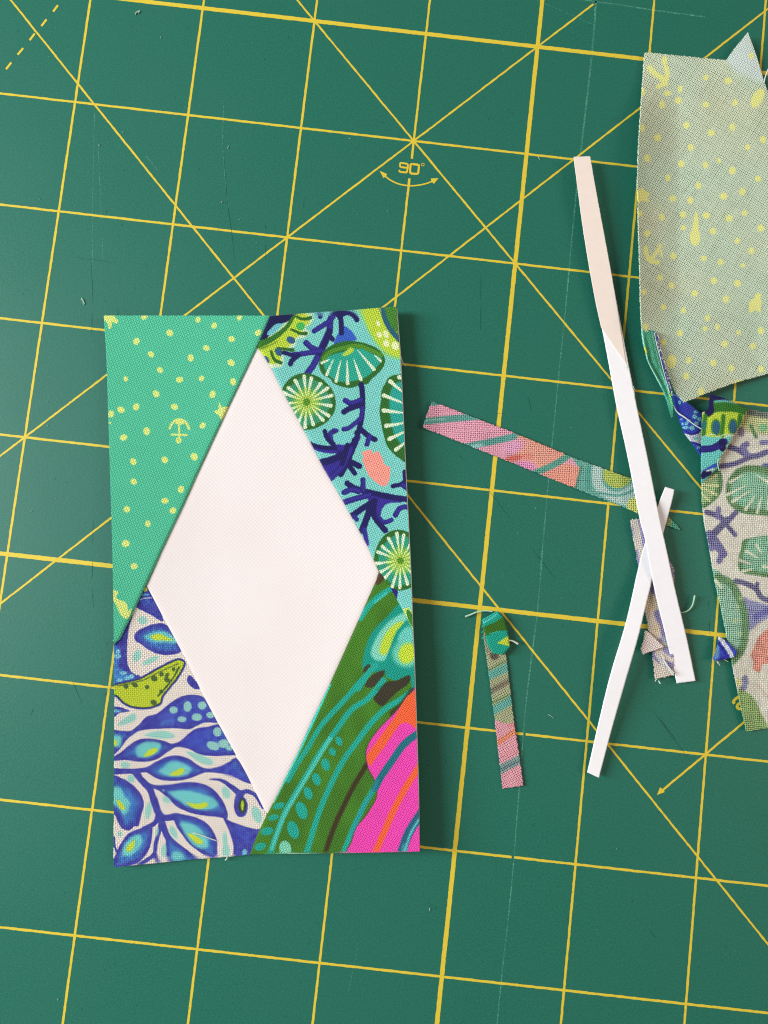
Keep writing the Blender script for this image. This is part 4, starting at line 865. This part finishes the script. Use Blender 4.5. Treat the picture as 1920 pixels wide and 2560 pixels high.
for k, q in enumerate(([(585,1480),(598,1500)], [(605,1290),(640,1370),(690,1440)], [(620,1330),(670,1400),(695,1425)], [(570,1470),(560,1485)], [(660,1400),(692,1442)])):
    tube('loose_thread', lil, zc(q, *KF), M_thread, 1.6, .09 if k % 2 else .13)
# ------------------------------------------------------------------ white paper strips
def hs1(P):
    y = P[:,1]; return 1.3 + 1.3*sst(900, 430, y) + 1.5*np.exp(-((y-1330)/220)**2) - 0.5*sst(1500, 1710, y)
s1 = thing('paper_strip', 'long curving white paper strip crossing over the pink strip and the shorter paper strip', 'paper strip')
S1A = [(1434,392),(1442.5,457.7),(1459.5,585),(1485,734),(1510.5,848.6),(1540.2,1010),(1570,1146),(1599.7,1300),(1612.8,1349),(1637.5,1479.7),(1665.7,1596),(1692,1708.2)]
S1B = [(1475.6,390.6),(1487,457.7),(1510.5,585),(1536,725.4),(1563.6,870),(1591,1010),(1619.5,1146),(1650,1300),(1661,1349),(1689.5,1479.7),(1717,1596),(1739,1702)]
def p_s1(P):
    t = sst(900, 1300, P[:,1])[:,None]
    return np.array((243., 235., 238.))*(1-t)+np.array((243., 240., 247.))*t
sheet('lower_layer', s1, S1A[3:], S1B[3:], M_paper, hs1, None, 3, 'key', thick=.06, tooth=.5, smooth_keys=4)
sheet('upper_layer', s1, S1A[:4]+[(1503,818)], S1B[:4]+[(1566,912)], M_cream, lambda P: hs1(P)+.12, None, 3, 'key', thick=.10, tooth=.5, smooth_keys=4)
fl = [tube('f', 'mesh', [(1566+rng.normal(0,1.5), 905+k*2.5), (1567+rng.normal(0, 2), 912+k*2.5)], None, 1.6, .05, .03, k=2) for k in range(6)]
fl += [tube('f', 'mesh', [(1583+rng.normal(0,1), 965+k*6), (1587+rng.normal(0, 1), 974+k*6)], None, 1.5, .06, .03, k=2) for k in range(5)]
join_meshes('torn_edge', fl, M_thread, s1)['kind'] = 'stuff'
def hs2(P):
    y = P[:,1]; return 1.35 + 1.0*sst(1300, 1220, y) + 2.3*np.exp(-((y-1640)/150)**2) - .2*sst(1800, 1940, y)+0.3*sst(1700,1940,y)
s2 = thing('paper_strip', 'shorter white paper strip slanting down left from beneath the longer one', 'paper strip')
sheet('paper', s2, [(1662.9,1217),(1644.5,1265),(1612.8,1356),(1595,1423),(1574,1518.5),(1556.4,1585.5),(1524.6,1691.3),(1492.9,1821.8),(1468.2,1931)],
      [(1686,1224),(1677,1265),(1652,1356),(1636,1428),(1612.8,1522),(1597,1588),(1566,1696),(1529,1825),(1497.5,1944.5)], M_paper, hs2, None, 3, 'key', thick=.06, tooth=.3, smooth_keys=4)
# ------------------------------------------------------------------ small strip with a folded green tip
KG = (1130, 1480, 4.2545)
def p_small(P):
    p = Paint(P, (150, 160, 110)); p.ctx(*KG); T = (48, 160, 146)
    p.ell(450,680,46,40,(40,36,24),soft=3); p.stroke([(370,840),(600,720)], 18, (60,120,50), soft=3); p.stroke([(380,900),(610,790)], 86, T, soft=2.5)
    p.stroke([(400,1060),(620,940)], 60, (70,56,44), soft=6, op=.8); p.stroke([(420,1180),(640,1080)], 20, (60,120,50), soft=3); p.stroke([(420,1270),(650,1140)], 90, T, soft=2.5)
    p.poly([(400,1360),(470,1365),(560,1400),(640,1395),(720,1390),(800,2150),(500,2150)], (238,140,166), sm=False, soft=2.5); p.stroke([(620,1420),(700,1400)], 50, (222,90,110), soft=4, op=.6)
    p.stroke([(470,1610),(600,1530),(710,1450)], 54, (244,112,70), soft=4); p.stroke([(480,1740),(700,1690)], 20, (242,130,120), soft=3, op=.4)
    p.stroke([(490,1900),(740,1770)], 92, (88,140,140), soft=2.5); p.stroke([(520,1890),(600,1850),(730,1790)], 22, (52,80,100), soft=3)
    th, ho = wrongside(p.C, (226, 214, 202), 0.66, 0.36)
    return th, ho
small = thing('fabric_strip', 'short pink and teal fabric strip standing upright with a folded green tip', 'fabric strip')
sheet('cloth', small, zc([(335,400),(345,520),(400,920),(460,1380),(540,2090)], *KG), zc([(540,400),(562,560),(605,920),(660,1380),(762,2058)], *KG), M_back, lambda P: .45+.2*vnoise(P[:,0]/30, P[:,1]/30)+.5*sst(1620, 1560, P[:,1]), p_small, 1.25, 'key', ang=-32, pitch=5.0, tooth=1.5, thick=.35)
def p_tip(P):
    p = Paint(P, (28, 166, 142)); p.ctx(*KG)
    p.poly([(300,390),(440,330),(560,270),(640,390),(470,420),(350,470)], (62,112,34), soft=1.6); p.stroke([(340,300),(420,260),(480,225)], 60, (40,176,160), soft=2); p.stroke([(330,330),(400,290),(470,240)], 14, (110,210,200), soft=2)
    p.poly([(478,545),(620,450),(630,580)], (206,222,66), sm=False, soft=1.6); p.stroke([(560,280),(595,340)], 26, (50,160,120), soft=2); p.stroke([(400,440),(500,420)], 10, (60,190,160), soft=2)
    return p.C
sheet('folded_tip', small, zc([(478,206),(325,290),(338,400),(378,560),(440,655)], *KG), zc([(495,208),(562,290),(592,400),(618,588),(548,662)], *KG), M_print, lambda P: 1.7+0*P[:,0], p_tip, 1.1, 'key', ang=-28, pitch=4.6, tooth=1.3, thick=.3, rA=2, rB=2)
tube('loose_thread', small, zc([(140,262),(200,240),(260,215),(350,200),(430,208)], *KG), M_aqthread, [.5, .6, .7, .9, 1.4], .22, .10)
tube('loose_thread', small, zc([(605,512),(650,522),(700,550)], *KG), M_thread, [1.6, 1.3, 1.0], .10, .24)
fl = []
for k in range(26):
    c = zc([(rng.uniform(325,350), rng.uniform(290,520))], *KG)[0]; a = rng.uniform(2.2, 4.2); L = rng.uniform(2.5, 6)
    fl.append(tube('f', 'mesh', [c, (c[0]+L*.6*math.cos(a), c[1]+L*.4*math.sin(a)), (c[0]+L*math.cos(a), c[1]+L*math.sin(a)+1)], None, 1.3, .06, .03, k=2))
join_meshes('frayed_edge', fl, M_teal, small)['kind'] = 'stuff'
# ------------------------------------------------------------------ small blue wedge
def p_bw(P):
    p = Paint(P, (58, 76, 190)); p.ctx(*KD)
    p.poly([(640,1290),(670,1130),(700,1150),(690,1250)], (120,190,206), soft=4, op=.7); p.stroke([(690,1020),(760,1110),(820,1200),(850,1270)], 46, (226,228,236), soft=1.3); p.stroke([(660,1080),(720,1130),(780,1250)], 16, (46,42,150), soft=2); p.stroke([(680,1290),(800,1240)], 26, (50,44,160), soft=2)
    return p.C
wd = thing('fabric_scrap', 'tiny blue and white triangular fabric snippet touching the large print scrap', 'fabric scrap')
sheet('cloth', wd, zc([(693,1026),(690,1100),(665,1190),(638,1262),(642,1295)], *KD), zc([(715,1030),(800,1090),(850,1140),(898,1192),(878,1248)], *KD), M_print, lambda P: 1.5+.3*vnoise(P[:,0]/10, P[:,1]/10), p_bw, 1.1, 'key', ang=15, tooth=1.2, pitch=4.6)
for q in ([(665,1290),(690,1310),(702,1342)], [(672,1288),(684,1320)], [(750,1275),(775,1290),(798,1302)]): tube('loose_thread', wd, zc(q, *KD), M_thread, [1.2, .9, .6] if len(q) == 3 else .9, .08)

# ------------------------------------------------------------------ stand every thing's origin at its own base
for o in list(SC.objects):
    if o.type == 'EMPTY' and o.parent is None:
        lo_ = np.full(3, 1e9); hi_ = -lo_
        for c in o.children:
            b = np.array([v[:] for v in c.bound_box]); lo_ = np.minimum(lo_, b.min(0)); hi_ = np.maximum(hi_, b.max(0))
        ctr = Vector(((lo_[0]+hi_[0])/2, (lo_[1]+hi_[1])/2, lo_[2]))
        o.location = ctr
        for c in o.children: c.location = -ctr
